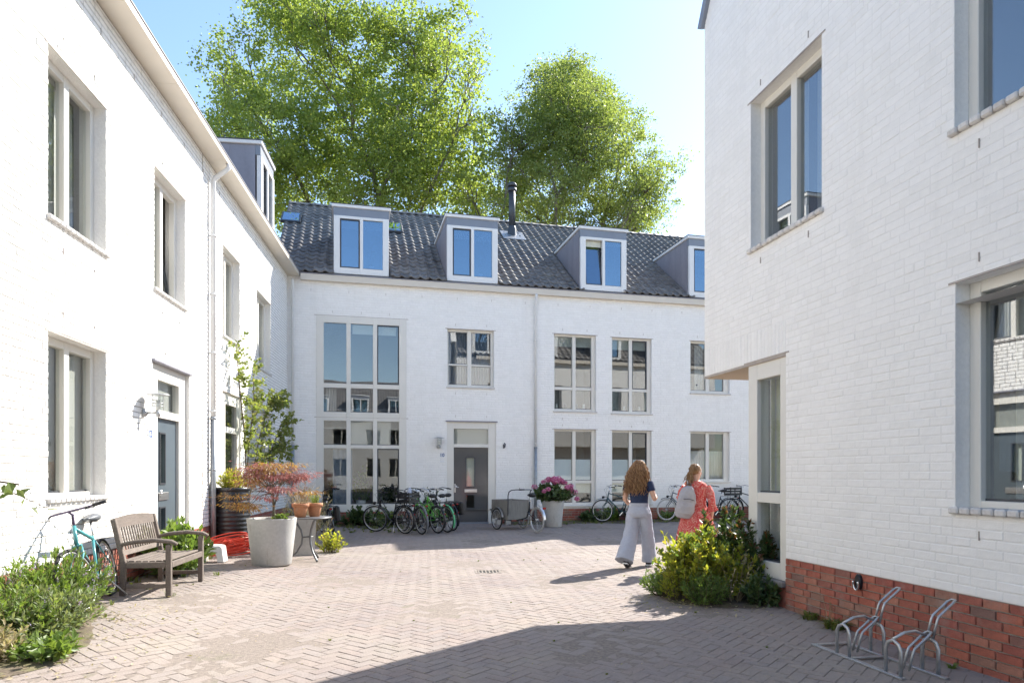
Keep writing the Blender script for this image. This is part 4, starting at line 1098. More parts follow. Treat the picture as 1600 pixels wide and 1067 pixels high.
def bicycle(label, loc, heading, lean=0., steer=0., style='dutch', paint=None, fork_m=None, tyre=None, crate=False, fender=None, bags=False, rack=True, guard=None, saddle_m=None, bar_m=None, group=None, scale=1., light=True):
    paint = paint or black_paint; fork_m = fork_m or paint; tyre = tyre or rubber; fender = fender or black_paint; bar_m = bar_m or black_paint
    root = thing('bicycle', label, 'bicycle', loc, (lean, 0, heading), group)
    root.rotation_mode = 'XYZ'; root.scale = (scale,) * 3
    r = .345; Rr = Vector((-.54, 0, r)); Fr = Vector((.56, 0, r)); B = Vector((-.09, 0, .29))
    mtb = style == 'mtb'
    St = Vector((-.24, 0, .74)); Ht = Vector((.33, 0, .90)); Hb = Vector((.385, 0, .70))
    ax = (Ht - Hb).normalized()
    M = Matrix.Translation(Hb) @ Matrix.Rotation(steer, 4, ax) @ Matrix.Translation(-Hb)
    add_wheel(root, Rr, r, tyre, steel); add_wheel(root, Fr, r, tyre, steel, M)
    f = MB()
    f.tube([B, St], .0155, 8); f.tube([Ht, Hb], .019, 8)
    if style == 'dutch':   # low swept down tubes
        f.tube([Hb + ax * .03, Vector((.22, 0, .52)), Vector((.05, 0, .36)), B], .017, 8); f.tube([Ht - ax * .03, Vector((.16, 0, .63)), Vector((-.0, 0, .47)), Vector((-.165, 0, .50))], .014, 8)
    elif style == 'mixte':
        for s in (-1, 1): f.tube([Ht - ax * .05 + Vector((0, s * .012, 0)), Vector((-.16, s * .03, .50)), Rr + Vector((0, s * .06, .05))], .010, 6)
        f.tube([Hb + ax * .02, B], .018, 8)
    else:
        f.tube([Ht - ax * .03, St - Vector((0, 0, .03))], .016 if not mtb else .019, 8); f.tube([Hb + ax * .03, B], .018 if not mtb else .024, 8)
    for s in (-1, 1):
        f.tube([B + Vector((0, s * .035, 0)), Rr + Vector((0, s * .062, 0))], .009, 6); f.tube([St + Vector((0, s * .015, -.05)), Rr + Vector((0, s * .062, 0))], .008, 6)
    f.tube([B - Vector((0, .04, 0)), B + Vector((0, .04, 0))], .024, 8)
    f.build('frame', paint, root)
    k = MB(); k.M = M
    for s in (-1, 1): k.tube([Hb - ax * .01 + Vector((0, s * .045, 0)), Hb - ax * .10 + Vector((0.0, s * .055, 0)), Fr + Vector((-.035, s * .058, .13)), Fr + Vector((0, s * .058, 0))], [.013, .014, .011, .008], 6)
    k.tube([Hb - ax * .012 - Vector((0, .05, 0)), Hb - ax * .012 + Vector((0, .05, 0))], .016, 6); k.build('fork', fork_m, root)
    h = MB(); h.M = M; top = Ht + ax * .17
    if mtb:
        h.tube([Ht, Ht + ax * .12, Ht + ax * .14 + Vector((.06, 0, .02))], .014, 8); c = Ht + ax * .14 + Vector((.06, 0, .02))
        pts = [c + Vector((-.05, s * .36, .01)) for s in (-1,)] + [c + Vector((-.015, -.2, 0)), c, c + Vector((-.015, .2, 0)), c + Vector((-.05, .36, .01))]
    else:
        h.tube([Ht, top], .013, 8); c = top
        pts = [c + Vector(q) for q in ((-.26, -.30, .0), (-.12, -.285, .02), (.04, -.20, .05), (.06, -.07, .03), (.03, 0, 0), (.06, .07, .03), (.04, .20, .05), (-.12, .285, .02), (-.26, .30, .0))]
    h.tube(pts, .0115, 8); hb = h.build('handlebar', bar_m if mtb else chrome if style != 'dutch' else bar_m, root)
    for s in (0, -1):
        a, b = pts[s], pts[1 if s == 0 else -2]
        g = MB(); g.M = M; g.tube([a - (b - a).normalized() * .01, a + (b - a).normalized() * .12], .0175, 8); g.build('grip', black_pl, hb)
        l = MB(); l.M = M; q = a + (b - a).normalized() * .17; fw = Vector((.05, 0, -.015)); l.tube([q, q + fw, q + fw + (a - b).normalized() * .09 + Vector((.01, 0, -.01))], .005, 6); l.ell(q + fw * .4, (.018, .018, .014), 8, 5); l.build('brake_lever', black_pl, hb)
    cb = MB(); cb.M = M
    for s in (-1, 1): cb.tube([c + Vector((.05, s * .16, 0)), c + Vector((.15, s * .12, -.06)), c + Vector((.12, s * .03, -.22)), Hb + Vector((.03, s * .02, -.05))], .003, 5)
    cb.build('cable', black_pl, root)
    s = MB()
    sc = St + Vector((-.055, 0, .17)); s.tube([St - Vector((.0, 0, .02)), sc], .0125, 8); sp = s.build('seat_post', chrome, root)
    s = MB(); V = []; w = [(-.15, .075, .0), (-.13, .095, .035), (-.06, .095, .045), (.02, .06, .035), (.09, .028, .028), (.14, .018, .018)]
    s.tube([sc + Vector((x, 0, .03)) for x, _, _ in w], [max(.001, q[1] * .55) for q in w], 10, flat=1.7); s.build('saddle', saddle_m or black_pl, root)
    c_ = MB(); n = 16; c_.tube([B + Vector((math.cos(a) * .085, -.042, math.sin(a) * .085)) for a in np.linspace(0, 2 * PI, n + 1)[:-1]], .006, 6, closed=True)
    for q in range(5): c_.bar(B + Vector((0, -.042, 0)), B + Vector((math.cos(q * 1.257) * .085, -.042, math.sin(q * 1.257) * .085)), .008, .01, up=(0, 1, 0))
    for sg in (-1, 1): c_.bar(B + Vector((0, sg * .06, 0)), B + Vector((sg * .12, sg * .065, sg * -.12)), .022, .012, up=(0, 1, 0))
    cr = c_.build('crank', steel, root)
    for sg in (-1, 1):
        p = MB(); q = B + Vector((sg * .12, sg * .115, sg * -.12)); p.box(q.x - .045, q.x + .045, q.y - .04, q.y + .04, q.z - .012, q.z + .012, bev=.006); p.build('pedal', black_pl, cr)
    if not mtb:
        cc = MB(); cc.tube([B + Vector((.09, -.05, 0)), Rr + Vector((-.05, -.05, 0))], [.06, .045], 10, flat=.25) if False else None
        u = [(-.62, .33), (-.60, .41), (-.1, .385), (.0, .36), (.02, .28), (-.04, .205), (-.12, .20), (-.58, .29)]
        cc = MB(); cc.add([(x, -.062, z) for x, z in u] + [(x, -.035, z) for x, z in u], [list(range(8)), list(range(8, 16))[::-1]] + [[i, (i + 1) % 8, 8 + (i + 1) % 8, 8 + i] for i in range(8)]); cc.build('chain_case', guard or black_pl, root)
    def arc(cx, rr, a0, a1, MM=None, wd=.027, lift=.028):
        q = MB(); q.M = MM; n = 18; V = []
        for i in range(n + 1):
            a = a0 + (a1 - a0) * i / n
            for y, dr in ((-wd, -.008), (-wd * .5, .004), (0, .007), (wd * .5, .004), (wd, -.008)): V.append((cx.x + math.cos(a) * (rr + lift + dr), y, cx.z + math.sin(a) * (rr + lift + dr)))
        q.add(V, [[i * 5 + j, i * 5 + j + 1, (i + 1) * 5 + j + 1, (i + 1) * 5 + j] for i in range(n) for j in range(4)], 0, True)
        for sg in (-1, 1): q.tube([cx + Vector((0, sg * .06, 0)), cx + Vector((math.cos(a1 - .2) * (rr + .02), sg * wd, math.sin(a1 - .2) * (rr + .02)))], .003, 4)
        return q
    if not mtb:
        arc(Rr, r, .35, PI + .55).build('rear_mudguard', fender, root); arc(Fr, r, 1.0, PI + .35, M).build('front_mudguard', fender, root)
    if rack and not mtb:
        k = MB(); z = .775
        for sg in (-1, 1):
            k.tube([(-.30, sg * .06, z), (-.86, sg * .065, z)], .006, 6); k.tube([(-.52, sg * .07, r), (-.56, sg * .065, z)], .005, 6); k.tube([(-.54, sg * .07, r), (-.82, sg * .065, z)], .005, 6)
        for x in (-.34, -.5, -.66, -.86): k.tube([(x, -.06, z), (x, .06, z)], .006, 6)
        k.build('rear_rack', black_paint, root)
        l = MB(); l.box(-.90, -.868, -.03, .03, .70, .735, bev=.008); l.build('rear_light', red_pl, root)
        l = MB(); l.tube([(-.905, 0, .50), (-.915, 0, .50)], .02, 10); l.build('reflector', red_pl, root)
    if light and not mtb:
        l = MB(); l.M = M; q = Hb + Vector((.09, 0, .06)); l.tube([q, q + Vector((.03, 0, 0)), q + Vector((.075, 0, -.01))], [.02, .035, .036], 10); l.bar(q, Hb + Vector((.02, 0, .06)), .015, .015); l.build('headlight', black_pl, root)
    st = MB(); st.tube([B + Vector((-.12, .05, -.02)), B + Vector((-.22, .20, -.288))], .008, 6); st.build('kickstand', steel, root)
    if bags:
        for sg in (-1, 1):
            b = MB(); b.box(-.88, -.50, sg * .09, sg * .20, .42, .76, bev=.03); b.build('pannier', black_pl, root)
    if crate:
        b = MB(); x0, x1, y0, y1, z0, z1 = -.92, -.50, -.17, .17, .79, 1.04
        b.box(x0, x1, y0, y1, z0, z0 + .012)
        for zz in (z0 + .015, z0 + .10, z0 + .185):
            b.box(x0, x1, y0, y0 + .012, zz, zz + .06); b.box(x0, x1, y1 - .012, y1, zz, zz + .06); b.box(x0, x0 + .012, y0 + .0125, y1 - .0125, zz, zz + .06); b.box(x1 - .012, x1, y0 + .0125, y1 - .0125, zz, zz + .06)
        for xx in (x0, x1 - .02):
            for yy in (y0 - .004, y1 - .016): b.box(xx - .004, xx + .026, yy, yy + .02, z0 + .013, z1 + .005)
        cr = b.build('crate', black_pl, root)
        if crate == 'label':
            for zz in (.83, .97): q = MB(); q.box(-.78, -.64, y0 - .003, y0 - .0005, zz, zz + .03); q.build('crate_label', white_pl, cr)
        else:
            q = MB(); q.tube([(-.78, .05, .82), (-.74, .0, 1.0), (-.7, -.06, 1.12), (-.66, -.1, 1.02), (-.7, -.1, .9)], [.05, .06, .045, .05, .03], 8); q.build('strap_bundle', linen_m, cr)
    return root
def base(px, py, z=0.):   # where a ground point of the court lies, from its measured bearing and depth
    Y = 1067 * (1.5 - z) / (py - 740); return ((px - 800) / 1067 * Y, Y)

ab = ang(BACK)
bicycle('teal and purple mountain bike leaning on the sunny left wall beside the bench', (-4.49, 7.46, .075), math.radians(-72), lean=math.radians(11), steer=math.radians(-16), style='mtb', paint=teal_paint, fork_m=teal_paint, bar_m=purple_paint, rack=False, saddle_m=grey_paint)
grp = 'bicycles parked in a cluster beside door number 10'
hd = math.radians(127)
def park(label, px, py, hdeg, **k):
    x, y = base(px, py); h = math.radians(hdeg)
    return bicycle(label, (x + .54 * math.cos(h), y + .54 * math.sin(h), 0), h, group=grp, **k)
park('black bicycle with a black crate on its carrier, leftmost of the cluster by door 10', 633, 834, 141, crate=True, steer=.5, lean=-.05)
park('black bicycle with a grey mudguard, between the crate bicycle and the lime green one', 659, 835, 124, fender=grey_paint, lean=-.06, steer=.2)
park('lime green bicycle with twin sloping tubes, middle of the cluster by door 10', 684, 833, 130, style='mixte', paint=green_paint, lean=-.05, steer=.15)
park('green bicycle with a bright green rear mudguard next to door 10', 699, 832, 128, style='mixte', paint=green_paint, fender=mat('green_guard', (.10, .42, .20), .35, noise=(8, .1)), lean=-.06)
park('black bicycle with dark panniers, rightmost of the cluster and nearest door 10', 708, 829, 122, bags=True, fender=black_paint, lean=-.08, tyre=rubber)
bicycle('black bicycle behind the grey garden table by the left corner', (-4.30, 16.1, 0), math.radians(112), lean=-.12, steer=.4, bags=True)
g2 = 'bicycles along the foot of the back house'
p = wp(BACK, 4.55, -.55); bicycle('petrol bicycle with a chrome fork standing behind the woman in the navy top', (p.x, p.y, .03), ab + PI + .10, style='diamond', paint=teal_dark, lean=.05, group=g2, steer=-.15, fender=teal_dark)
p = wp(BACK, 6.72, -.55); bicycle('dark bicycle with pale grey tyres standing between the two women', (p.x, p.y, .03), ab + PI - .05, style='diamond', paint=grey_paint, tyre=grey_tyre, lean=.05, group=g2, steer=.1)
p = wp(BACK, 7.70, -.75); bicycle('black bicycle with a labelled black crate, right of the woman in red', (p.x, p.y, .02), ab + PI + .08, crate='label', lean=.05, group=g2)
p = wp(BACK, 9.15, -.45); bicycle('black bicycle half hidden by the corner window of the right house', (p.x, p.y, .02), ab + PI, style='diamond', lean=.04, group=g2, steer=.2)

# cargo tricycle
def tricycle(loc, h):
    root = thing('cargo_tricycle', 'cargo tricycle with a grey plywood box beside the pink hydrangea', 'tricycle', loc, h)
    for y in (-.42, .42):
        add_wheel(root, (.55, y, .29), .29, grey_tyre if y < 0 else rubber, steel)
        q = MB(); V = []
        for i in range(13):
            a = .5 + (PI - .7) * i / 12
            for yy in (-.03, .03): V.append((.55 + math.cos(a) * .325, y + yy, .29 + math.sin(a) * .325))
        q.add(V, [[2 * i, 2 * i + 1, 2 * i + 3, 2 * i + 2] for i in range(12)], 0, True); q.build('mudguard', steel, root)
    add_wheel(root, (-.78, 0, .33), .33, grey_tyre, steel)
    b = MB(); t = .014; x0, x1, y0, y1, z0, z1 = .12, 1.0, -.33, .33, .28, .80
    b.box(x0, x1, y0, y1, z0, z0 + t)
    bx = b.build('cargo_box', planks_m, root)
    for n, q in (('side_panel', (x0, x1, y0, y0 + t)), ('side_panel', (x0, x1, y1 - t, y1)), ('rear_panel', (x0, x0 + t, y0 + t + .001, y1 - t - .001)), ('front_panel', (x1 - t, x1, y0 + t + .001, y1 - t - .001))):
        m = MB(); m.box(*q, z0 + t + .001, z1, bev=.003); m.build(n, planks_m, bx)
    f = MB(); f.tube([(.2, 0, .26), (-.05, 0, .30), (-.3, 0, .36), (-.42, 0, .60), (-.44, 0, .78)], .02, 8)
    for y in (-.05, .05): f.tube([(-.36, y * .6, .50), (-.78, y, .33)], .009, 6); f.tube([(-.25, y * .6, .3), (-.78, y, .33)], .009, 6)
    f.tube([(.55, -.42, .29), (.55, .42, .29)], .014, 8); f.tube([(.15, -.2, .26), (.95, -.2, .26)], .014, 6); f.tube([(.15, .2, .26), (.95, .2, .26)], .014, 6); f.build('frame', black_paint, root)
    h_ = MB(); h_.tube([(.10, .34, .40), (.09, .34, .92), (.06, .33, 1.02), (-.04, .31, 1.07), (-.1, .2, 1.08), (-.1, -.2, 1.08), (-.04, -.31, 1.07), (.06, -.33, 1.02), (.09, -.34, .92), (.10, -.34, .40)], .014, 8); hb = h_.build('handlebar', dark_metal, root)
    g = MB(); g.tube([(-.1, -.05, 1.08), (-.1, .12, 1.08)], .02, 8); g.tube([(-.1, .1, 1.1), (-.2, .16, 1.13)], .006, 5); g.build('brake_lever', black_pl, hb)
    s = MB(); s.tube([(-.44, 0, .75), (-.46, 0, .92)], .013, 8); s.build('seat_post', steel, root)
    s = MB(); s.tube([(-.60, 0, .94), (-.58, 0, .95), (-.5, 0, .955), (-.4, 0, .945), (-.33, 0, .94)], [.02, .06, .055, .03, .012], 10, flat=1.6); s.build('saddle', black_pl, root)
    q = MB(); V = []
    for i in range(13):
        a = 1.2 + 1.9 * i / 12
        for yy in (-.032, .032): V.append((-.78 + math.cos(a) * .365, yy, .33 + math.sin(a) * .365))
    q.add(V, [[2 * i, 2 * i + 1, 2 * i + 3, 2 * i + 2] for i in range(12)], 0, True); q.build('rear_mudguard', steel, root)
    l = MB(); l.box(-1.14, -1.10, -.045, .045, .60, .66, bev=.008); l.build('rear_light', red_pl, root)
    c = MB(); c.bar((-.25, .06, .3), (-.16, .065, .18), .02, .012, up=(0, 1, 0)); c.bar((-.25, -.06, .3), (-.34, -.065, .42), .02, .012, up=(0, 1, 0)); cr = c.build('crank', steel, root)
    for x, y, z in ((-.16, .11, .18), (-.34, -.11, .42)): p = MB(); p.box(x - .045, x + .045, y - .04, y + .04, z - .012, z + .012, bev=.005); p.build('pedal', black_pl, cr)
x, y = base(839, 832)
h = math.radians(121); tricycle((x + .78 * math.cos(h), y + .78 * math.sin(h), 0), h)

# ================================================================== FURNITURE AND POTS
def bench(loc, rot):
    """slatted two seat garden bench, local x along the seat, y towards the back"""
    L = 1.14; root = thing('garden_bench', 'weathered wooden slatted bench against the left wall below the blue door', 'bench', loc, rot)
    hx = L / 2
    for s in (-1, 1):
        q = MB(); q.box(s * hx - .028, s * hx + .028, -.30, -.24, 0, .60, bev=.006); q.build('leg', teak, root)
        q = MB(); q.bar((s * hx, .235, 0), (s * hx, .225, .42), .056, .06, up=(0, 1, 0), bev=.006); q.bar((s * hx, .225, .41), (s * hx, .335, .90), .056, .055, up=(0, 1, 0), bev=.006); q.build('leg', teak, root)
        q = MB(); q.tube([(s * hx, -.36, .605), (s * hx, -.30, .635), (s * hx, -.1, .655), (s * hx, .12, .635), (s * hx, .27, .60)], [.022, .026, .026, .025, .02], 8, flat=1.5); q.build('armrest', teak, root)
        q = MB(); q.box(s * hx - .018, s * hx + .018, -.239, .20, .335, .40, bev=.004); q.build('side_rail', teak, root)
        q = MB(); q.box(s * hx - .016, s * hx + .016, -.239, .20, .10, .145, bev=.004); q.build('stretcher', teak, root)
    q = MB(); q.box(-hx + .029, hx - .029, -.30, -.265, .33, .40, bev=.005); q.build('front_rail', teak, root)
    q = MB(); q.box(-hx + .029, hx - .029, .21, .245, .33, .39, bev=.005); q.build('rear_rail', teak, root)
    for i in range(7):
        y = -.255 + i * .075; q = MB(); q.box(-hx + .03 if i else -hx + .03, hx - .03, y, y + .062, .402 - .004 * math.sin(i / 6 * PI) * 3, .424 - .004 * math.sin(i / 6 * PI) * 3, bev=.004); q.build('seat_slat', teak, root)
    def back(z): return .225 + (z - .41) * .225
    q = MB(); V = []; n = 12
    for i in range(n + 1):
        x = -hx + .028 + (L - .056) * i / n; zt = .905 + .03 * math.cos((x / hx) * PI / 2)
        for y_, z in ((back(.82) - .016, .80), (back(.9) - .016, zt), (back(.9) + .016, zt), (back(.82) + .016, .80)): V.append((x, y_, z))
    q.add(V, [[i * 4 + j, i * 4 + (j + 1) % 4, (i + 1) * 4 + (j + 1) % 4, (i + 1) * 4 + j] for i in range(n) for j in range(4)] + [[0, 1, 2, 3], [n * 4 + 3, n * 4 + 2, n * 4 + 1, n * 4]])
    q.build('top_rail', teak, root)
    q = MB(); q.bar((-hx + .028, back(.5), .505), (hx - .028, back(.5), .505), .03, .06, up=(0, .22, 1), bev=.004); q.build('lower_rail', teak, root)
    for i in range(15):
        x = -hx + .085 + (L - .17) * i / 14; q = MB(); q.bar((x, back(.535), .535), (x, back(.80), .802), .034, .014, up=(0, 1, 0), bev=.003); q.build('back_slat', teak, root)
al = ang(LEFT)
bench((-4.33, 8.47, .075), al)

def planter(name, label, loc, prof, m, n=40, soil_z=None, inner=None):
    root = thing(name, label, 'planter', loc)
    mb = MB(); mb.lathe(prof, n, cap=(True, False)); mb.build('pot', m, root)
    r = inner or prof[-1][0]
    s = MB(); s.lathe([(.001, soil_z), (r * .6, soil_z + .01), (r, soil_z)], n, cap=(False, False)); s.build('soil', soil, root)
    return root
P1 = (-3.87, 11.0, gz(-3.87, 11.0))
planter('concrete_planter', 'large tapered concrete planter holding the red Japanese maple', P1, [(.29, 0), (.305, .02), (.345, .38), (.385, .735), (.385, .75), (.345, .75), (.335, .68)], concrete, soil_z=.69, inner=.335)
P2 = (1.16, 19.30, 0)
planter('concrete_planter', 'tall concrete planter of pink hydrangea beside the cargo tricycle', P2, [(.23, 0), (.245, .02), (.28, .4), (.315, .73), (.315, .745), (.28, .745), (.27, .69)], concrete, soil_z=.69, inner=.272)
P3 = (-3.83, 12.5, gz(-3.83, 12.5))
pg = thing('square_planter', 'pale grey square planter of dry grass behind the garden table', 'planter', P3, .5)
q = MB(); q.add([(-.17, -.17, 0), (.17, -.17, 0), (.17, .17, 0), (-.17, .17, 0), (-.2, -.2, .66), (.2, -.2, .66), (.2, .2, .66), (-.2, .2, .66), (-.175, -.175, .66), (.175, -.175, .66), (.175, .175, .66), (-.175, .175, .66), (-.17, -.17, .6), (.17, -.17, .6), (.17, .17, .6), (-.17, .17, .6)],
      [(3, 2, 1, 0), (0, 1, 5, 4), (1, 2, 6, 5), (2, 3, 7, 6), (3, 0, 4, 7), (4, 5, 9, 8), (5, 6, 10, 9), (6, 7, 11, 10), (7, 4, 8, 11), (8, 9, 13, 12), (9, 10, 14, 13), (10, 11, 15, 14), (11, 8, 12, 15), (12, 13, 14, 15)]); q.build('pot', concrete, pg)
# rain barrel
B1 = (-5.17, 12.62, gz(-5.17, 12.6))
rb = thing('rain_barrel', 'tall black ribbed plastic rain barrel beside the left downpipe', 'barrel', B1)
prof = []
for i in range(61):
    z = .02 + 1.06 * i / 60; rr = .29 + .022 * math.sin(i / 60 * PI) + .007 * math.sin(z * 2 * PI / .078); prof.append((rr, z))
q = MB(); q.lathe([(.27, 0)] + prof + [(.30, 1.09), (.315, 1.10), (.315, 1.15), (.29, 1.155), (.285, 1.08)], 40, cap=(True, False)); q.build('barrel_body', barrel_m, rb)
q = MB(); q.lathe([(.001, 1.08), (.288, 1.07)], 32, cap=(False, False)); q.build('soil', soil, rb)
q = MB(); q.tube([(-.28, .0, .98), (-.36, .04, .98), (-.46, .08, .985)], .035, 10); q.build('inlet_pipe', galv, rb)
# step stool
st = thing('step_stool', 'small white plastic step stool in front of the red hose', 'stool', (-4.80, 10.95, gz(-4.80, 10.95)), math.radians(8))
q = MB(); W_, D_, Hh = .20, .13, .27
arch = [(-.10, 0.), (-.10, .07), (-.075, .13), (-.035, .165), (0, .172), (.035, .165), (.075, .13), (.10, .07), (.10, 0.)]
outl = [(-.205, 0.), (-.185, .12), (-.17, .24), (-.15, .262), (0, .268), (.15, .262), (.17, .24), (.185, .12), (.205, 0.)]
for y0, y1 in ((-.125, .125),):
    V = [(x, y0, z) for x, z in outl] + [(x, y0, z) for x, z in arch] + [(x, y1, z) for x, z in outl] + [(x, y1, z) for x, z in arch]
    F = []
    for i in range(8): F += [[i, i + 1, 9 + i + 1, 9 + i], [18 + i + 1, 18 + i, 27 + i, 27 + i + 1], [i + 1, i, 18 + i, 18 + i + 1], [9 + i, 9 + i + 1, 27 + i + 1, 27 + i]]
    F += [[0, 9, 27, 18], [8, 26, 35, 17]]; q.add(V, F)
o = q.build('stool_body', white_pl, st); bv = o.modifiers.new('soften', 'BEVEL'); bv.width = .012; bv.segments = 2; bv.angle_limit = .6
q = MB(); q.box(-.12, .12, -.09, .09, .267, .272, bev=.002); q.build('tread_pad', white_pl, st)
# hose
hs = thing('garden_hose', 'coil of red garden hose on the ground in front of the barrel', 'hose', (-4.92, 11.7, gz(-4.92, 11.7)), .2)
q = MB(); pts = []
for i in range(15 * 26):
    t = i / 26; a = 2 * PI * t; k = math.floor(t)
    rr = .33 + .05 * math.sin(t * 2.4) + .03 * math.sin(a * 2 + t); zz = .02 + .018 * t + .10 * max(0, math.sin(a + .9 + .1 * t)) * (.5 + .05 * t)
    pts.append((rr * math.cos(a) * 1.25 + .03 * math.sin(t * 3.3), rr * math.sin(a) * .62 + .03 * math.cos(t * 2.1), zz))
q.tube(pts, .0105, 6); q.build('coil', hose_m, hs)
q = MB(); q.tube([(-.08, -.20, .1), (-.02, -.26, .2), (.05, -.22, .27), (.12, -.1, .26), (.14, .05, .18)], .03, 8); q.tube([(-.1, -.22, .22), (.02, -.18, .30), (.12, -.16, .24)], .02, 8); q.build('coil_wrap', hose_m, hs)
# garden table
tb = thing('garden_table', 'round grey metal garden table with curved legs beside the maple planter', 'table', (-3.53, 11.8, gz(-3.53, 11.8)), .35)
q = MB(); q.lathe([(.001, .715), (.37, .715), (.40, .722), (.405, .732), (.40, .742), (.38, .745), (.001, .745)], 40, cap=(False, False)); q.build('tabletop', table_m, tb)
for i in range(3):
    a = i * 2 * PI / 3 - 1.15; c, s = math.cos(a), math.sin(a)
    q = MB(); pr = [(.27, .715), (.20, .66), (.115, .52), (.085, .40), (.10, .28), (.18, .14), (.30, .03), (.33, .0)]
    q.tube([(r_ * c, r_ * s, z) for r_, z in pr], .017, 8, flat=1.25); q.build('leg', table_m, tb)
q = MB(); q.tube([(.085 * math.cos(a), .085 * math.sin(a), .40) for a in np.linspace(0, 2 * PI, 17)[:-1]], .012, 6, closed=True); q.build('ring', table_m, tb)
def clay(label, x, y, s):
    root = thing('terracotta_pot', label, 'flower pot', (x, y, gz(-3.53, 11.8) + .746))
    q = MB(); q.lathe([(.075 * s, 0), (.085 * s, .005), (.118 * s, .17), (.118 * s, .172), (.138 * s, .175), (.143 * s, .232), (.125 * s, .236), (.118 * s, .20)], 24, cap=(True, False)); q.build('pot', terracotta, root)
    q = MB(); q.lathe([(.001, .205), (.12 * s, .20)], 20, cap=(False, False)); q.build('soil', soil, root)
    return root
t1 = clay('orange clay pot of trailing dry stems, left of the two on the table', -3.60, 11.62, 1.02)
t2 = clay('brown clay pot with a tuft of yellowing grass, right of the two on the table', -3.43, 11.86, 1.0)
# plank seat right of the door
x, y = base(778, 820); pk = thing('plank_bench', 'low plank seat on two posts between door 10 and the tricycle', 'bench', (x + .15, y + .15, 0), ab)
q = MB(); q.box(-.38, .40, -.13, .13, .42, .47, bev=.005); q.build('seat', planks_m, pk)
for x_ in (-.14, .14): q = MB(); q.box(x_ - .07, x_ + .07, -.1, .1, 0, .418, bev=.005); q.build('leg', concrete, pk)

# ================================================================== BICYCLE RACK, WALL FITTINGS, DRAIN
def bike_rack():
    """two place wheel rack: local x along the wall away from the camera, local y towards the wall"""
    root = thing('bicycle_rack', 'galvanised steel bicycle rack for two wheels beside the red brick foot', 'bike rack', (2.87, 5.50, .0), math.radians(101.5)); root.scale = (1, 1, .80)
    rl = MB(); rl.bar((-.52, .13, .012), (.52, .13, .012), .045, .02, bev=.004); rl.build('base_rail', galv, root)
    rl = MB(); rl.bar((-.58, -.19, .012), (.50, -.19, .012), .045, .02, bev=.004); rl.build('base_rail', galv, root)
    for x in (.47, .02):
        q = MB(); q.bar((x, .13, .026), (x, -.17, .026), .04, .012, bev=.003); q.build('cross_bar', galv, root)
    for x0 in (.13, -.42):
        for y in (.13, -.19):       # flat bar hoops
            q = MB(); w = .075; pts = [(x0 - w, y, .02), (x0 - w, y, .25), (x0 - w * .7, y, .305), (x0, y, .335), (x0 + w * .7, y, .305), (x0 + w, y, .25), (x0 + w, y, .02)]
            for i in range(6): q.bar(pts[i], pts[i + 1], .04, .007, up=(0, 0, 1) if 1 < i < 4 else (1, 0, 0)) if False else q.tube(pts[i:i + 2], .017, 6, flat=1.0)
            q = MB(); q.tube(pts, .019, 6, flat=.45); q.build('hoop', galv, root)
        q = MB(); q.tube([(x0, .13, .345), (x0, .03, .40), (x0, -.06, .41), (x0, -.19, .345)], .013, 8); q.build('top_bar', galv, root)
        for y0, hgt in ((-.19, .34), (.02, .05)):   # wheel loops reaching up
            q = MB(); b0 = hgt
            for s in (-1, 1): pass
            w = .028; z0 = hgt
            path = [(x0 - w, y0, z0), (x0 - w, y0 - .035, z0 + .16), (x0 - w, y0 - .05, z0 + .2), (x0 - w, y0 - .18, z0 + .325), (x0 - w * .6, y0 - .205, z0 + .345), (x0 + w * .6, y0 - .205, z0 + .345), (x0 + w, y0 - .18, z0 + .325), (x0 + w, y0 - .05, z0 + .2), (x0 + w, y0 - .035, z0 + .16), (x0 + w, y0, z0)]
            q.tube(path, .0095, 8); q.build('wheel_loop', galv, root)
bike_rack()
p = wp(RIGHT, 1.15, -.012, .485)
an = thing('wall_anchor', 'black oval lock anchor with a steel ring on the red brick foot', 'anchor', p, ang(RIGHT))
q = MB(); q.tube([(0, 0, -.062), (0, -.012, -.062), (0, -.024, -.062)], [.001, .05, .001], 12)
q = MB()
ov = [(.042 * math.cos(a), .075 * math.sin(a)) for a in np.linspace(0, 2 * PI, 25)[:-1]]
q.add([(x, 0, z) for x, z in ov] + [(x, -.022, z) for x, z in ov] + [(x * .8, -.032, z * .85) for x, z in ov], [[i, (i + 1) % 24, 24 + (i + 1) % 24, 24 + i] for i in range(24)] + [[24 + i, 24 + (i + 1) % 24, 48 + (i + 1) % 24, 48 + i] for i in range(24)] + [list(range(48, 72))], 0, False); q.build('plate', black_pl, an)
q = MB(); q.tube([(.034 * math.cos(a), -.045 - .006 * math.sin(a), -.02 + .055 * math.sin(a)) for a in np.linspace(-PI - .5, .5, 21)], .0095, 8); q.build('ring', chrome, an)
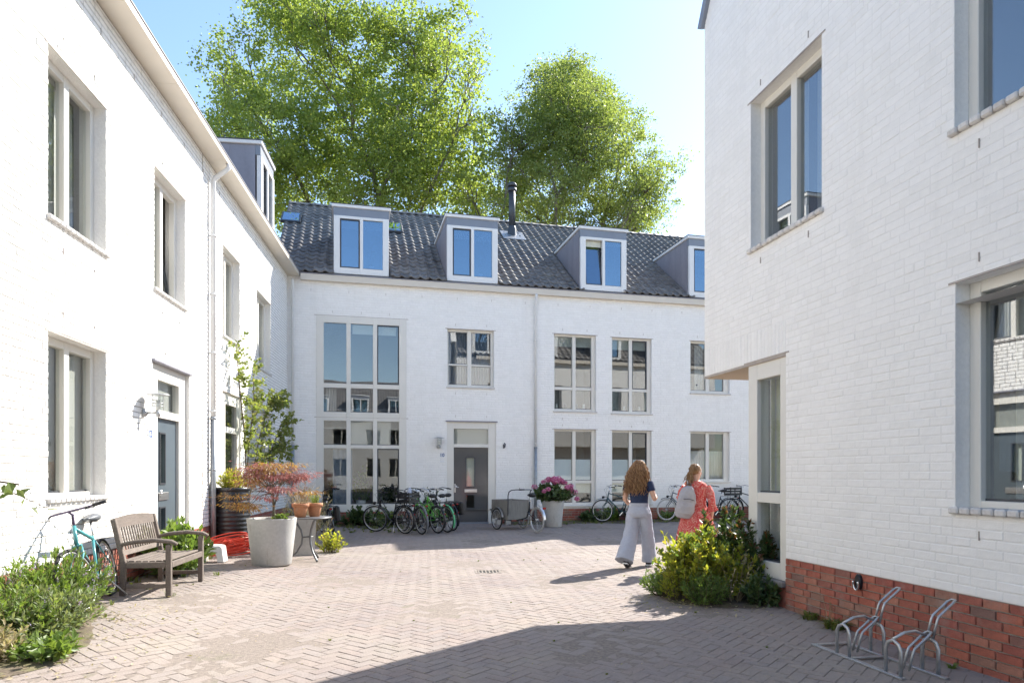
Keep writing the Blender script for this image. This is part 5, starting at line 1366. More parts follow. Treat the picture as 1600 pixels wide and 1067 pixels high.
def lamp(label, H, x, y, z):
    root = thing('wall_lamp', label, 'lamp', wp(H, x, y, z), ang(H))
    q = MB(); q.tube([(0, 0, 0), (0, -.02, 0), (0, -.05, 0)], [.06, .06, .035], 14); q.tube([(0, -.04, 0), (0, -.19, .0)], .013, 8); q.tube([(0, -.19, -.055), (0, -.19, .04)], .03, 12); q.build('bracket', galv, root)
    q = MB(); q.lathe([(.062, .045), (.066, .24)], 16, (0, -.19, 0), cap=(False, False)); q.build('glass_cylinder', MATS['window_glass'], root)
    q = MB(); q.lathe([(.025, .05), (.03, .12), (.02, .17)], 12, (0, -.19, 0)); q.build('bulb', white_pl, root)
    q = MB()
    for zz in (.09, .13, .17): q.tube([(.07 * math.cos(a), -.19 + .07 * math.sin(a), zz) for a in np.linspace(0, 2 * PI, 17)[:-1]], .004, 5, closed=True)
    for a in range(4): q.tube([(.07 * math.cos(a * PI / 2 + .7), -.19 + .07 * math.sin(a * PI / 2 + .7), zz) for zz in (.04, .245)], .004, 5)
    q.build('cage', galv, root)
    q = MB(); q.lathe([(.155, .243), (.15, .25), (.05, .268), (.001, .27)], 28, (0, -.19, 0), cap=(True, False)); q.build('shade', galv, root)
lamp('galvanised wall lamp with a flat disc shade beside the slate blue door', LEFT, -9.95, -.004, 2.34)
lamp('galvanised wall lamp with a flat disc shade above the house number 10', BACK, -.96, -.004, 2.31)
def number(label, H, x, z, txt, w=.13, h=.12):
    root = thing('house_number', label, 'number plate', wp(H, x, -.006, z), ang(H))
    q = MB(); q.box(-w / 2, w / 2, -.006, 0, -h / 2, h / 2, bev=.002); q.build('plate', plate_m, root)
    c = bpy.data.curves.new('digits', 'FONT'); c.body = txt; c.size = .14; c.align_x = 'CENTER'; c.align_y = 'CENTER'; c.extrude = .0015; c.offset = .004
    c.materials.append(num_blue); t = bpy.data.objects.new('digits_text', c); COL.objects.link(t)
    bpy.context.view_layer.update(); me = bpy.data.meshes.new_from_object(t.evaluated_get(bpy.context.evaluated_depsgraph_get())); bpy.data.objects.remove(t); bpy.data.curves.remove(c)
    if not me.materials: me.materials.append(num_blue)
    o = link('digits', me, None, root); o.location = (0, -.0085, 0); o.rotation_euler = (PI / 2, 0, 0)
number('white plate with blue house number 10 left of the grey door', BACK, -.855, 2.05, '10')
number('white plate with blue house number 12 left of the slate blue door', LEFT, -9.74, 2.06, '12')
q = thing('name_plate', 'small blank white name plate under the house number 10', 'plate', wp(BACK, -.85, -.006, 1.87), ab)
m = MB(); m.box(-.065, .065, -.006, 0, -.028, .028, bev=.002); m.build('plate', plate_m, q)
m = MB(); m.box(-.05, .05, -.0075, -.0062, .060, .082); m.build('letter_sticker', plate_m, q)
q = thing('wall_hook', 'small dark metal hook on the white wall right of door 10', 'hook', wp(BACK, 1.03, -.004, 2.33), ab)
m = MB(); m.box(-.03, .03, -.012, 0, -.05, .06, bev=.004); m.build('back_plate', dark_metal, q)
m = MB(); m.tube([(0, -.01, .06), (.01, -.06, .10), (.03, -.09, .06), (.02, -.08, -.02), (-.02, -.05, -.06)], .012, 8); m.build('hook_arm', dark_metal, q)
cast_iron = mat('cast_iron', (.24, .21, .18), .75, noise=(25, .25), bump=(90, .5))
dg = thing('drain_grate', 'cast iron drain grate set in the brick paving', 'drain', (-.37, 10.46, -.004), .1)
m = MB(); e = .19
for a in (-.20, .165): m.box(a, a + .035, -.16, .16, -.02, .009)
for b in (-.16, .128): m.box(-.164, .164, b, b + .032, -.02, .0085)
m.build('grate_frame', cast_iron, dg)
for i in range(6):
    x = -.148 + i * .054; m = MB(); m.box(x, x + .020, -.127, .127, .003, .008); m.build('grate_bar', cast_iron, dg)
m = MB(); m.box(-.2, .2, -.16, .16, .0005, .0025); m.build('slot_shade', rubber, dg)  # thin black sheet painted as the shade below the slots
# ================================================================== TREES
def tree(name, label, loc, lobes, n_clump, per, leaf, m, trunk_r, fork_z, seed, shell=.42, clump_r=.62, aspect=.8, group=None, twigs=.4):
    """tapered trunk, limbs into every lobe of the crown, leaf clumps spread through the lobes"""
    r = np.random.default_rng(seed); rnd = random.Random(seed)
    root = thing(name, label, 'tree', loc, 0, group)
    lob = np.array(lobes, float)
    fork = Vector((0, 0, fork_z))
    t = MB()
    t.tube([(0, 0, -.3), (0.05, 0, .8), (.1, .05, fork_z * .5), (0, 0, fork_z)], [trunk_r * 1.35, trunk_r, trunk_r * .9, trunk_r * .8], 12)
    tips = []
    nodes = [fork]; par = [-1]; cnt = [0]
    order = sorted(range(len(lob)), key=lambda k: (Vector(lob[k, :3]) - fork).length)
    for k in order:                                   # each lobe hangs on the nearest node nearer the fork
        c = Vector(lob[k, :3]) - Vector((0, 0, .25 * lob[k, 3])); L = (c - fork).length
        best = min(range(len(nodes)), key=lambda q: (c - nodes[q]).length + .45 * (nodes[q] - fork).length + (4 if nodes[q].z > c.z - .3 else 0) + (0 if q == 0 else 5 * (1 - (c - nodes[q]).normalized().dot((nodes[q] - fork).normalized()))))
        nodes.append(c); par.append(best); cnt.append(1)
    for q in range(len(nodes) - 1, 0, -1): cnt[par[q]] += cnt[q]
    for q in range(1, len(nodes)):
        a, e = nodes[par[q]], nodes[q]; L = (e - a).length
        rr = min(trunk_r * .42, .015 + .034 * math.sqrt(cnt[q] - .6)); r0 = rr * 1.15
        m1 = a.lerp(e, .33) + Vector(r.normal(0, .025 * L, 3)) + Vector((0, 0, .05 * L)); m2 = a.lerp(e, .68) + Vector(r.normal(0, .025 * L, 3)) + Vector((0, 0, .03 * L))
        pts = [a, a.lerp(m1, .5), m1, m1.lerp(m2, .5) + Vector(r.normal(0, .012 * L, 3)), m2, e]
        t.tube(pts, [r0, r0 * .97, rr, rr * .92, rr * .82, rr * .7], 8, cap=False)
        tips += pts[2:]
        lr = lob[order[q - 1], 3]
        for w in range(8):
            f = Vector(lob[order[q - 1], :3]) + Vector(rand_unit(1, r)[0]) * lr * rnd.uniform(.45, .85)
            s = pts[rnd.randint(3, 5)]; mid = s.lerp(f, .5) + Vector(r.normal(0, .12 * lr, 3)); b_ = rnd.uniform(.018, .035)
            t.tube([s, s.lerp(mid, .5) + Vector(r.normal(0, .05, 3)), mid, f], [b_, b_ * .8, b_ * .6, b_ * .25], 5, cap=False); tips += [mid, f]
    wgt = lob[:, 3] ** 3; wgt /= wgt.sum()
    li = r.choice(len(lob), n_clump, p=wgt)
    u = rand_unit(n_clump, r); q = r.random((n_clump, 1)) ** shell
    C = lob[li, :3] + u * q * lob[li, 3:4] * np.array((1, 1, .95)) + r.normal(0, .25, (n_clump, 3))
    T = np.array([tuple(p) for p in tips])
    for i in range(n_clump):
        if rnd.random() < twigs:
            j = np.argmin(((T - C[i]) ** 2).sum(1)); a = Vector(T[j]); b = Vector(C[i])
            t.tube([a, a.lerp(b, .5) + Vector(r.normal(0, .1, 3)), b], [.022, .016, .007], 4, cap=False)
    t.build('trunk', bark, root)
    n = n_clump * per
    cr = clump_r * r.uniform(.55, 1.35, (n_clump, 1)); 
    ci = np.repeat(np.arange(n_clump), per)
    P = C[ci] + r.normal(0, .5, (n, 3)) * cr[ci] * np.array((1.15, 1.15, .75))
    D = rand_unit(n, r) * .9 + np.array((0, 0, -.35)) + (P - C[ci]) * .5
    Nn = rand_unit(n, r) * .75 + np.array((0, 0, .8))
    L = leaf * r.uniform(.6, 1.3, n)
    V, F = leaf_arrays(P, D, Nn, L, L * aspect, fold=.15)
    link('crown', tri_mesh('crown', V, F), m, root)
    return root
def lobes_from(data, sc, x0, y0, Y, seed, grow=-7):
    r = np.random.default_rng(seed); out = []
    for px, py, rp in data:
        lr = (rp + grow) / sc
        for k in range(2):
            dy = r.normal(0, 1.8) if k == 0 else r.choice((-1, 1)) * r.uniform(2, 4.5); f = (Y + dy) / Y
            out.append(((px - 800) / sc * f - x0 + r.normal(0, .3), dy, (740 - py) / sc * f + 1.5 + r.normal(-.1, .2), lr * (1 if k == 0 else .85)))
    return out
T1 = [(395, 140, 78), (470, 70, 88), (560, 85, 82), (650, 75, 70), (705, 110, 48), (345, 200, 52), (440, 200, 95), (540, 190, 100), (640, 180, 95), (720, 200, 62), (750, 180, 34), (480, 290, 90), (580, 280, 95), (680, 270, 85), (400, 300, 80), (730, 290, 62),
      (350, 120, 40), (370, 55, 34), (520, 10, 60), (600, 20, 48), (420, 10, 60), (750, 330, 60), (700, 55, 50), (735, 110, 40), (640, 40, 55), (460, 20, 60)]
tree('plane_tree', 'huge bright green plane tree rising behind the roof on the left', (-9.0, 41.0, 0), lobes_from(T1, 1067 / 41, -9.0, 41, 41, 3), 1800, 58, .175, leaf_plane, .62, 6.5, 5, aspect=.85, shell=.30, clump_r=.6, twigs=.35)
T2 = [(905, 140, 48), (868, 138, 42), (915, 175, 55), (795, 250, 34), (1018, 300, 34), (790, 320, 36), (805, 200, 42), (842, 165, 44), (890, 150, 46), (938, 170, 46), (978, 212, 44), (1003, 272, 40), (1008, 335, 36), (862, 215, 54), (920, 225, 60), (962, 285, 52), (882, 285, 54), (826, 255, 50), (806, 315, 42), (935, 335, 50), (868, 340, 44), (985, 345, 36)]
tree('lime_tree', 'rounded darker green tree with open limbs behind the flue pipe', (2.6, 38.0, 0), lobes_from(T2, 1067 / 38, 2.6, 38, 38, 8, 4), 1650, 58, .145, leaf_dark, .45, 6.0, 9, shell=.30, clump_r=.48, aspect=.62, twigs=.4)

# ================================================================== PLANTS
def at_g(x, y): return (x, y, gz(x, y))
bush('lavender_shrub', 'tall grey green shrub with faint lilac spikes against the left wall under the bicycle', 'shrub', at_g(-4.42, 6.55), .38, .82, .66, 240, 34, .068, .28, leaf_mid, start=.25, spread=.7, flowers=(lilac_m, .16, .035))
bush('leafy_shrub', 'grey green shrub spilling onto the paving at the lower left', 'shrub', at_g(-4.02, 5.85), .36, .60, .44, 200, 32, .062, .30, leaf_grey, start=.2, spread=.8, flowers=(lilac_m, .05, .03))
bush('flowering_plant', 'low leafy green plant at the front edge of the left planting bed', 'plant', at_g(-3.62, 5.32), .22, .26, .17, 46, 12, .085, .5, leaf_mid, start=.1)
bush('dry_plant', 'pale dried plant in the bottom left corner of the bed', 'plant', at_g(-3.93, 5.05), .30, .34, .36, 80, 20, .05, .35, dry_leaf, start=.25, stem_m=dry_m)
bush('leafy_plant', 'mid green leafy plant between the long grass and the paving', 'plant', at_g(-4.15, 5.55), .34, .40, .50, 120, 24, .06, .4, leaf_mid, start=.25, stem_m=dry_m)
gr = thing('grass_tuft', 'tuft of long arching green grass blades at the left edge', 'grass', at_g(-4.48, 6.05))
V, F = merge([(v + np.array((random.gauss(0, .12), random.gauss(0, .18), 0)), f) for v, f in [blades(60, .42, .72, .011, .7) for _ in range(5)]]); link('blades', tri_mesh('blades', V, F), grass_m, gr)
# overhanging branch at the left edge
ob = thing('overhanging_branch', 'thin leafy branch reaching into the picture above the left bed', 'branch', (-4.35, 4.9, 0))
q = MB(); paths = [[(0, 0, 0), (.0, .02, .7), (.10, .06, 1.15), (.34, .14, 1.38), (.62, .2, 1.36), (.85, .24, 1.24)], [(.10, .06, 1.15), (.25, .02, 1.5), (.45, -.02, 1.62), (.6, -.05, 1.75)], [(.34, .14, 1.38), (.55, .1, 1.45), (.74, .1, 1.42)]]
for p in paths: q.tube(p, [.010 - .0015 * i for i in range(len(p))], 6)
q.build('stem', twig_m, ob)
LP, LD = [], []
for p in (paths[0][2:], paths[2]):
    for i in range(len(p) - 1):
        for t in np.linspace(0, 1, 6):
            LP.append(Vector(p[i]).lerp(Vector(p[i + 1]), t) + Vector(rng.normal(0, .015, 3))); LD.append(Vector((rng.normal(.3, .6), rng.normal(0, .6), rng.normal(-.1, .6))))
V, F = leaf_arrays(np.array(LP), np.array(LD), rand_unit(len(LP)) * .5 + np.array((0, -.4, .7)), rng.uniform(.07, .11, len(LP)), rng.uniform(.05, .075, len(LP)), .1)
link('leaves', tri_mesh('leaves', V, F), mat('branch_leaf', [(.10, .15, .04), (.14, .19, .055), (.09, .12, .045)], .45, True, trans=.3), ob)

bush('leafy_shrub', 'bright green broad leaved shrub behind the wooden bench', 'shrub', at_g(-4.72, 9.50), .42, .52, .74, 130, 20, .12, .5, leaf_mid, start=.3, spread=.8)
q_ = bush('feathery_plant', 'upright yellow green feathery plant growing in the black barrel', 'plant', (B1[0], B1[1], B1[2] + 1.07), .26, .26, .42, 110, 30, .075, .16, leaf_yel, start=.15, spread=.5)
# Japanese maple
mp = thing('japanese_maple', 'small Japanese maple with feathery red brown leaves in the concrete planter', 'tree', (P1[0], P1[1], P1[2] + .685))
q = MB(); tr = [(0.02, 0, 0), (.03, .01, .25), (-.01, .02, .45), (.02, .0, .60)]; q.tube(tr, [.026, .021, .019, .016], 8)
pads = []
for i in range(30):
    a = rng.uniform(0, 2 * PI); rr = .55 * math.sqrt(rng.random()); z = .92 - .50 * (rr / .55) ** 2 * rng.uniform(.3, 1.1) + rng.normal(0, .05)
    pads.append(Vector((rr * math.cos(a) * 1.0 + .03, rr * math.sin(a), z)))
pads += [Vector((-.52, -.1, .30)), Vector((-.42, .05, .22)), Vector((-.58, .0, .42)), Vector((.55, 0, .48)), Vector((-.3, -.2, .28))]
for p in pads:
    s = Vector(tr[random.choice((1, 2, 2, 3))]); mid = s.lerp(p, .5) + Vector((0, 0, .07)); q.tube([s, s.lerp(mid, .5) + Vector((0, 0, .02)), mid, p], [.010, .008, .006, .003], 5)
q.build('trunk', bark, mp)
def pad_leaves(sel, per):
    C = np.array([tuple(p) for p in sel]); n = len(C) * per; ci = np.repeat(np.arange(len(C)), per)
    P = C[ci] + rng.normal(0, 1, (n, 3)) * np.array((.125, .125, .022)); D = (P - C[ci]) * 5 + rand_unit(n) * .45 + np.array((0, 0, -.45)); 
    L = .075 * rng.uniform(.6, 1.3, n); return leaf_arrays(P, D, rand_unit(n) * .5 + np.array((0, 0, .8)), L, L * .22, .1)
V, F = pad_leaves(pads[:-14], 150); link('crown', tri_mesh('crown', V, F), leaf_maple, mp)
V, F = pad_leaves(pads[-14:], 140); link('lower_leaves', tri_mesh('lower_leaves', V, F), leaf_maple2, mp)
bush('herb', 'small fresh green herb at the rim of the maple planter', 'plant', (P1[0] + .2, P1[1] - .16, P1[2] + .69), .13, .1, .14, 26, 10, .05, .6, leaf_mid, start=.1)
# climbing rose on the left wall
cr_ = thing('climbing_rose', 'sparse climbing rose trained up the left wall near the corner', 'climber', wp(LEFT, -5.1, -.12, .05), ang(LEFT))
q = MB(); sp, dr, ln = [], [], []
mains = [[(0, 0, 0), (.1, -.02, 1.2), (-.1, -.03, 2.2), (-.5, -.03, 3.2), (-.75, -.03, 4.0)], [(.1, 0, 0), (.4, -.03, 1.2), (.9, -.08, 2.2), (1.3, -.2, 3.0), (1.6, -.36, 3.2)], [(.1, 0, 0), (.3, -.03, 1.0), (1.0, -.1, 1.7), (1.5, -.3, 2.1), (1.9, -.45, 2.0)],
         [(0, 0, .8), (.15, -.05, 2.0), (.3, -.12, 3.0), (.2, -.12, 3.7)], [(.4, -.03, 1.2), (1.2, -.25, 1.9), (1.6, -.42, 2.6), (1.9, -.5, 2.6)], [(.3, -.1, 2.6), (.9, -.25, 3.2), (1.5, -.4, 3.05)]]
for mn in mains:
    q.tube(mn, [.014] * (len(mn) - 1) + [.005], 6)
    for i in range(1, len(mn) - 1):
        for t in np.linspace(0, 1, 13):
            p = Vector(mn[i]).lerp(Vector(mn[i + 1]), t)
            if p.z < 1.55: continue
            sp.append(tuple(p)); dr.append((rng.normal(.1, .5), rng.normal(-.45, .35), rng.normal(.15, .55))); ln.append(rng.uniform(.18, .42))
V, F, stm = shoots(sp, dr, ln, 22, .085, .6, .1, .3, .9); q.build('stem', twig_m, cr_)
link('foliage', tri_mesh('foliage', V, F), mat('rose_leaf', [(.13, .185, .05), (.18, .23, .06), (.22, .26, .08), (.27, .27, .12)], .42, True, trans=.35), cr_); stems_mesh(stm, .0035).build('shoots', twig_m, cr_, kind='stuff')
# grasses and pot plants
def tuft(name, label, loc, n, spread, h, w, m, lean=.5, cat='grass', r=.06):
    root = thing(name, label, cat, loc); V, F = blades(n, spread, h, w, lean, r); link('blades', tri_mesh('blades', V, F), m, root); return root
tuft('dry_grass', 'tall dry brown grass in the pale square planter', (P3[0], P3[1], P3[2] + .61), 150, .42, .80, .007, dry_m, .3, r=.14)
tuft('dry_grass', 'drooping dry stems in the left clay pot on the table', (-3.60, 11.62, gz(-3.5, 11.8) + .95), 70, .26, .15, .006, dry_m, 1.6, r=.08)
tuft('grass_tuft', 'yellowing grass in the right clay pot on the table', (-3.43, 11.86, gz(-3.5, 11.8) + .95), 80, .13, .26, .007, grass_m, .4, r=.07)
bush('dry_plant', 'straggly brown shrub against the corner behind the table', 'shrub', (-4.25, 14.2, 0), .5, .5, 1.35, 70, 16, .07, .35, dry_leaf, start=.35, stem_m=dry_m)
bush('leafy_plant', 'deep green plant at the foot of the barrel', 'plant', (-4.62, 12.35, gz(-4.6, 12.3)), .25, .2, .42, 36, 12, .10, .55, leaf_deep, start=.2)
bush('leafy_plant', 'weedy green clump beside the table leg and square planter', 'plant', (-3.45, 13.0, 0), .3, .3, .42, 46, 14, .07, .45, leaf_yel, start=.2)
for (x, y), label, rx, h, n, m in (((-3.3, -.45), 'broad leaved green plant below the left end of the big window', .45, .50, 60, leaf_deep), ((-2.6, -.5), 'broad leaved green plant below the middle of the big window', .5, .42, 60, leaf_mid),
                                   ((-4.2, -.5), 'dark green plant in the corner under the downpipe', .45, .6, 50, leaf_deep), ((3.75, -.3), 'dark leafy plant against the red brick foot right of the hydrangea', .34, .34, 40, leaf_deep),
                                   ((4.35, -.3), 'leafy plant behind the wheel of the petrol bicycle', .34, .42, 40, leaf_mid), ((5.25, -.3), 'leafy plant under the frame of the petrol bicycle', .4, .36, 40, leaf_deep),
                                   ((6.35, -.28), 'small leafy plant behind the dark bicycle with pale tyres', .3, .25, 30, leaf_mid), ((8.6, -.3), 'leafy plant behind the black bicycle with a labelled crate', .4, .3, 30, leaf_mid)):
    p = wp(BACK, x, y, .03); bush('leafy_plant', label, 'plant', p, rx, .28, h, n, 12, .13, .75, m, start=.25, rot=ab, spread=.8)
p = wp(BACK, -1.25, -.35, .0); cpl = bush('potted_conifer', 'slim dark green potted plant between the bicycles and door 10', 'plant', p, .16, .16, 1.15, 46, 22, .07, .35, leaf_deep, start=.35)
q = MB(); q.lathe([(.12, 0), (.16, .28), (.145, .28), (.14, .25)], 18, cap=(True, False)); q.build('pot', zinc, cpl)
# hydrangea
hy = bush('hydrangea', 'hydrangea with round pink flower heads in the tall concrete planter', 'shrub', (P2[0], P2[1], P2[2] + .68), .58, .5, .58, 120, 14, .12, .62, leaf_deep, start=.25, spread=.8)
for i in range(30):
    a = rng.uniform(0, 2 * PI); t = rng.uniform(.05, 1.25); c = Vector((.6 * math.sin(t) * math.cos(a), .5 * math.sin(t) * math.sin(a) - .03, .12 + .54 * math.cos(t) + rng.normal(0, .03)))
    if i < 6: c = Vector(((-.52, .1, .45), (-.12, -.1, .66), (.25, 0, .62), (.62, 0, .30), (.66, -.1, .12), (.5, -.1, .48))[i])
    n = 70; u = rand_unit(n); rr = rng.uniform(.055, .085); P = np.array(c) + u * rr * np.array((1, 1, .8))
    L = rng.uniform(.035, .05, n); V, F = leaf_arrays(P, np.cross(u, rand_unit(n)), u, L, L * .95, .1); link('flower_head', tri_mesh('flower_head', V, F), pink_m, hy)
# right hand planting
bush('yellow_shrub', 'sunlit yellow green shrub in front of the woman in the red dress', 'shrub', at_g(2.26, 8.25), .50, .46, .86, 130, 26, .08, .5, leaf_yel, start=.3, spread=.9, tips=(leaf_mid, .3))
bush('yellow_shrub', 'yellow green shrub with dark lower stems left of the corner window', 'shrub', at_g(2.66, 8.2), .34, .40, .66, 70, 22, .075, .5, leaf_yel, start=.4, spread=.9)
sd = bush('spurge', 'dark bushy spurge with reddish shoot tips before the corner window', 'shrub', at_g(2.62, 8.55), .58, .34, 1.02, 54, 110, .085, .40, leaf_deep, start=.45, spread=1.1, curl=.08, tips=(leaf_red, .8))
bush('spurge', 'dark spurge stem leaning against the white corner window frame', 'shrub', at_g(2.98, 8.18), .22, .2, .98, 24, 100, .085, .40, leaf_deep, start=.45, spread=1.1, curl=.08, tips=(leaf_red, .9))
bush('white_flower_plant', 'low grey green mound with tiny pale flowers at the left of the right shrubs', 'plant', at_g(1.86, 8.42), .28, .28, .34, 90, 24, .05, .32, leaf_mid, start=.25, flowers=(white_pl, .12, .02))
bush('yellow_flower_plant', 'small yellow flowering plant at the front of the right shrubs', 'plant', at_g(1.98, 8.02), .24, .22, .42, 50, 18, .05, .4, leaf_yel, start=.3)
bush('leafy_plant', 'feathery mid green plant at the front foot of the right shrubs', 'plant', at_g(2.22, 7.82), .28, .22, .36, 110, 24, .06, .2, leaf_mid, start=.15)
bush('leafy_plant', 'dark green weed at the corner of the red brick foot', 'plant', at_g(2.86, 7.78), .26, .22, .32, 44, 14, .10, .4, leaf_deep, start=.15)
bush('dry_plant', 'thin bare stems with a few pale leaves among the right shrubs', 'plant', at_g(2.55, 7.95), .34, .22, .72, 22, 7, .06, .35, dry_leaf, start=.5, stem_m=dry_m)
tuft('weed', 'low green weed at the wall foot left of the bicycle rack', at_g(3.08, 7.05), 70, .15, .11, .016, grass_m, .9, 'weed', .07)
tuft('weed', 'larger spreading green weed at the wall foot nearest the rack', at_g(3.13, 6.62), 110, .20, .14, .018, grass_m, .9, 'weed', .09)
tuft('weed', 'tiny green weed at the wall foot behind the rack', at_g(3.40, 5.28), 22, .06, .05, .014, leaf_mid, .6, 'weed', .03)
tuft('dry_stalks', 'thin dry stalks leaning on the red brick foot', at_g(3.14, 6.75), 14, .22, .42, .004, dry_m, .2, 'weed', .05)
# weeds and dry litter over the paving and the strip, which nobody could count
W_ = []
for i in range(520):
    k = random.random()
    if k < .45: p = wp(BACK, random.uniform(-4.8, 12), -random.uniform(.05, 1.0))
    elif k < .62: p = wp(LEFT, random.uniform(-13.5, -.6), -abs(random.gauss(.1, .35)) - .03)
    elif k < .80: p = wp(BACK, random.uniform(-4.6, -1.8), -random.uniform(.8, 2.6))
    elif k < .95: continue
    else: p = Vector((random.uniform(-4.2, 2.5), random.uniform(5.0, 14), 0))
    if wp(RIGHT, 0, 0).x < p.x and p.y < 8.4: continue
    s = random.uniform(.35, 1.) * (1.5 if k < .45 else 1.0 if k < .8 else .28)
    if k < .45 and -0.9 < (p - wp(BACK, 0, 0)).dot(Vector((*BACK[1], 0))) < 1.0: continue
    V, F = blades(random.randint(6, 20), .09 * s, .11 * s, .009, .8, .05 * s); W_.append((V + np.array((p.x, p.y, gz(p.x, p.y) + .002)), F))
V, F = merge(W_); o = link('weeds', tri_mesh('weeds', V, F), grass_m, kind='stuff')
n = 2600
X = np.concatenate([rng.uniform(-4.8, 2.6, n // 2), -4.3 + rng.normal(0, .5, n - n // 2)]); Y = np.concatenate([rng.uniform(4.6, 15, n // 2), rng.uniform(5, 14, n - n // 2)])
k = (X + 6.339) * .99197 + (Y - 19.27) * .12644 > .05; X, Y = X[k], Y[k]; P = np.stack([X, Y, ground_z(X, Y) + .004], 1)
L = rng.uniform(.012, .03, len(X)); V, F = leaf_arrays(P, rand_unit(len(X)) * np.array((1, 1, .1)), np.tile((0, 0, 1.), (len(X), 1)) + rng.normal(0, .15, (len(X), 3)), L, L * .45, .15)
link('leaf_litter', tri_mesh('leaf_litter', V, F), dry_leaf, kind='stuff')

# ================================================================== PEOPLE
def remesh(o, vox, smooth=4, fac=.5, disp=None):
    m = o.modifiers.new('skin', 'REMESH'); m.mode = 'VOXEL'; m.voxel_size = vox; m.use_smooth_shade = True
    if smooth: s = o.modifiers.new('relax', 'SMOOTH'); s.iterations = smooth; s.factor = fac
    if disp:
        t = bpy.data.textures.new('folds', 'CLOUDS'); t.noise_scale = disp[0]; t.noise_depth = 2
        d = o.modifiers.new('folds', 'DISPLACE'); d.texture = t; d.strength = disp[1]; d.mid_level = .5
    return o
def hand(mb, wrist, d, palm_n, s=1.):
    """palm, four fingers of unequal length and a thumb, relaxed and slightly curled"""
    d = Vector(d).normalized(); nrm = Vector(palm_n); nrm = (nrm - d * nrm.dot(d)).normalized(); sd = d.cross(nrm)
    w = Vector(wrist)
    R = Matrix((sd, nrm, d)).transposed()
    mb.ell(w + d * .05 * s, (.040 * s, .016 * s, .055 * s), 12, 8, R)
    mb.tube([w - d * .03, w + d * .03], [.024 * s, .026 * s], 10)
    for i, (off, ln) in enumerate(((-.029, .066), (-.010, .076), (.010, .072), (.028, .058))):
        b = w + d * .085 * s + sd * off * s; p = [b, b + (d * .45 + nrm * .04) * ln * s, b + (d * .78 + nrm * .22) * ln * s, b + (d * .95 + nrm * .48) * ln * s]
        mb.tube([b - d * .02] + p, [.010 * s, .0098 * s, .009 * s, .0083 * s, .0068 * s], 8)
    b = w + d * .03 * s - sd * .03 * s
    mb.tube([b, b + (d * .5 - sd * .6 + nrm * .25) * .035 * s, b + (d * .95 - sd * .7 + nrm * .45) * .055 * s], [.013 * s, .0115 * s, .008 * s], 8)
def head(mb, c, yaw, pitch=0.):
    """skull, jaw, nose, lips, brow and ears; faces +y before yaw"""
    R = Matrix.Rotation(yaw, 3, 'Z') @ Matrix.Rotation(pitch, 3, 'X'); c = Vector(c); f = lambda x, y, z: c + R @ Vector((x, y, z))
    mb.ell(f(0, -.012, .025), (.074, .094, .092), 18, 12, R); mb.ell(f(0, .018, -.045), (.056, .070, .070), 16, 10, R); mb.ell(f(0, .060, -.088), (.026, .022, .022), 10, 8, R)
    mb.tube([f(0, .085, .012), f(0, .098, -.012), f(0, .106, -.032), f(0, .092, -.042)], [.009, .011, .014, .010], 8)
    mb.tube([f(-.022, .086, -.062), f(0, .094, -.060), f(.022, .086, -.062)], [.005, .008, .005], 8)
    mb.tube([f(-.045, .074, .028), f(0, .088, .03), f(.045, .074, .028)], [.007, .009, .007], 8)
    for s in (-1, 1): mb.ell(f(s * .075, -.005, -.012), (.009, .017, .031), 8, 6, R)
    return R
def eyes(root, c, R):
    for s in (-1, 1):
        q = MB(); q.ell(Vector(c) + R @ Vector((s * .031, .076, .008)), (.0125, .0125, .0125), 12, 8); q.ell(Vector(c) + R @ Vector((s * .031, .0855, .008)), (.0055, .004, .0055), 8, 6, None, 1)
        o = q.build('eye', [white_pl, black_pl], root)
def curls(root, roots, lens, m, fall, amp, turns, rad=.0045, name='hair', flow=(0, 0, 0), seg=22):
    q = MB()
    for p, l in zip(roots, lens):
        p = np.array(p, float); pts = []; ph = rng.uniform(0, 6); k = rng.uniform(.7, 1.3) * turns; am = amp * rng.uniform(.5, 1.3)
        out = fall(p)
        for i in range(seg):
            t = i / (seg - 1)
            b = p + out * (.066 * math.sin(min(1, t * 1.6) * PI / 2)) + np.array((0, 0, -l * max(0, t - .06 * (1 - t)))) + np.array(flow) * t * t
            pts.append(b + am * min(1, t * 3) * np.array((math.cos(ph + t * k * 2 * PI), math.sin(ph + t * k * 2 * PI), 0)))
        q.tube(pts, [rad] * (seg - 2) + [rad * .7, rad * .3], 4, cap=False)
    return q.build(name, m, root)

# ---- the woman with curly hair, navy top and wide pale trousers, walking away
gp = thing('person', 'woman with long curly brown hair in a navy top and wide pale grey trousers', 'person', (2.05, 11.02, 0), math.radians(-24))
b = MB()
hc = (.0, .03, 1.585)
Rg = head(b, hc, math.radians(-8), math.radians(-4))
b.tube([(0, -.005, 1.38), (0, .005, 1.46), (0, .015, 1.53)], [.055, .050, .050], 12)
b.loft([(0, 0, .86, .14, .11), (0, 0, .93, .165, .12), (0, 0, 1.02, .135, .10), (0, .0, 1.10, .128, .095), (0, .005, 1.24, .155, .108), (0, 0, 1.34, .165, .095), (0, -.005, 1.395, .12, .07), (0, -.005, 1.43, .055, .05)], 20)
armR = [(.165, -.01, 1.365), (.215, -.045, 1.24), (.262, -.055, 1.10)]; foreR = [(.262, -.055, 1.10), (.25, .06, 1.12), (.185, .19, 1.20)]
armL = [(-.165, -.01, 1.365), (-.205, -.02, 1.24), (-.225, -.03, 1.09)]; foreL = [(-.225, -.03, 1.09), (-.20, .08, 1.02), (-.15, .19, 1.06)]
for A, Fo in ((armR, foreR), (armL, foreL)): b.tube(A, [.052, .046, .038], 12); b.tube(Fo, [.038, .036, .024], 12)
hand(b, foreR[2], (-.35, .6, .5), (-.8, -.3, .3)); hand(b, foreL[2], (.5, .7, .2), (.5, -.2, .8))
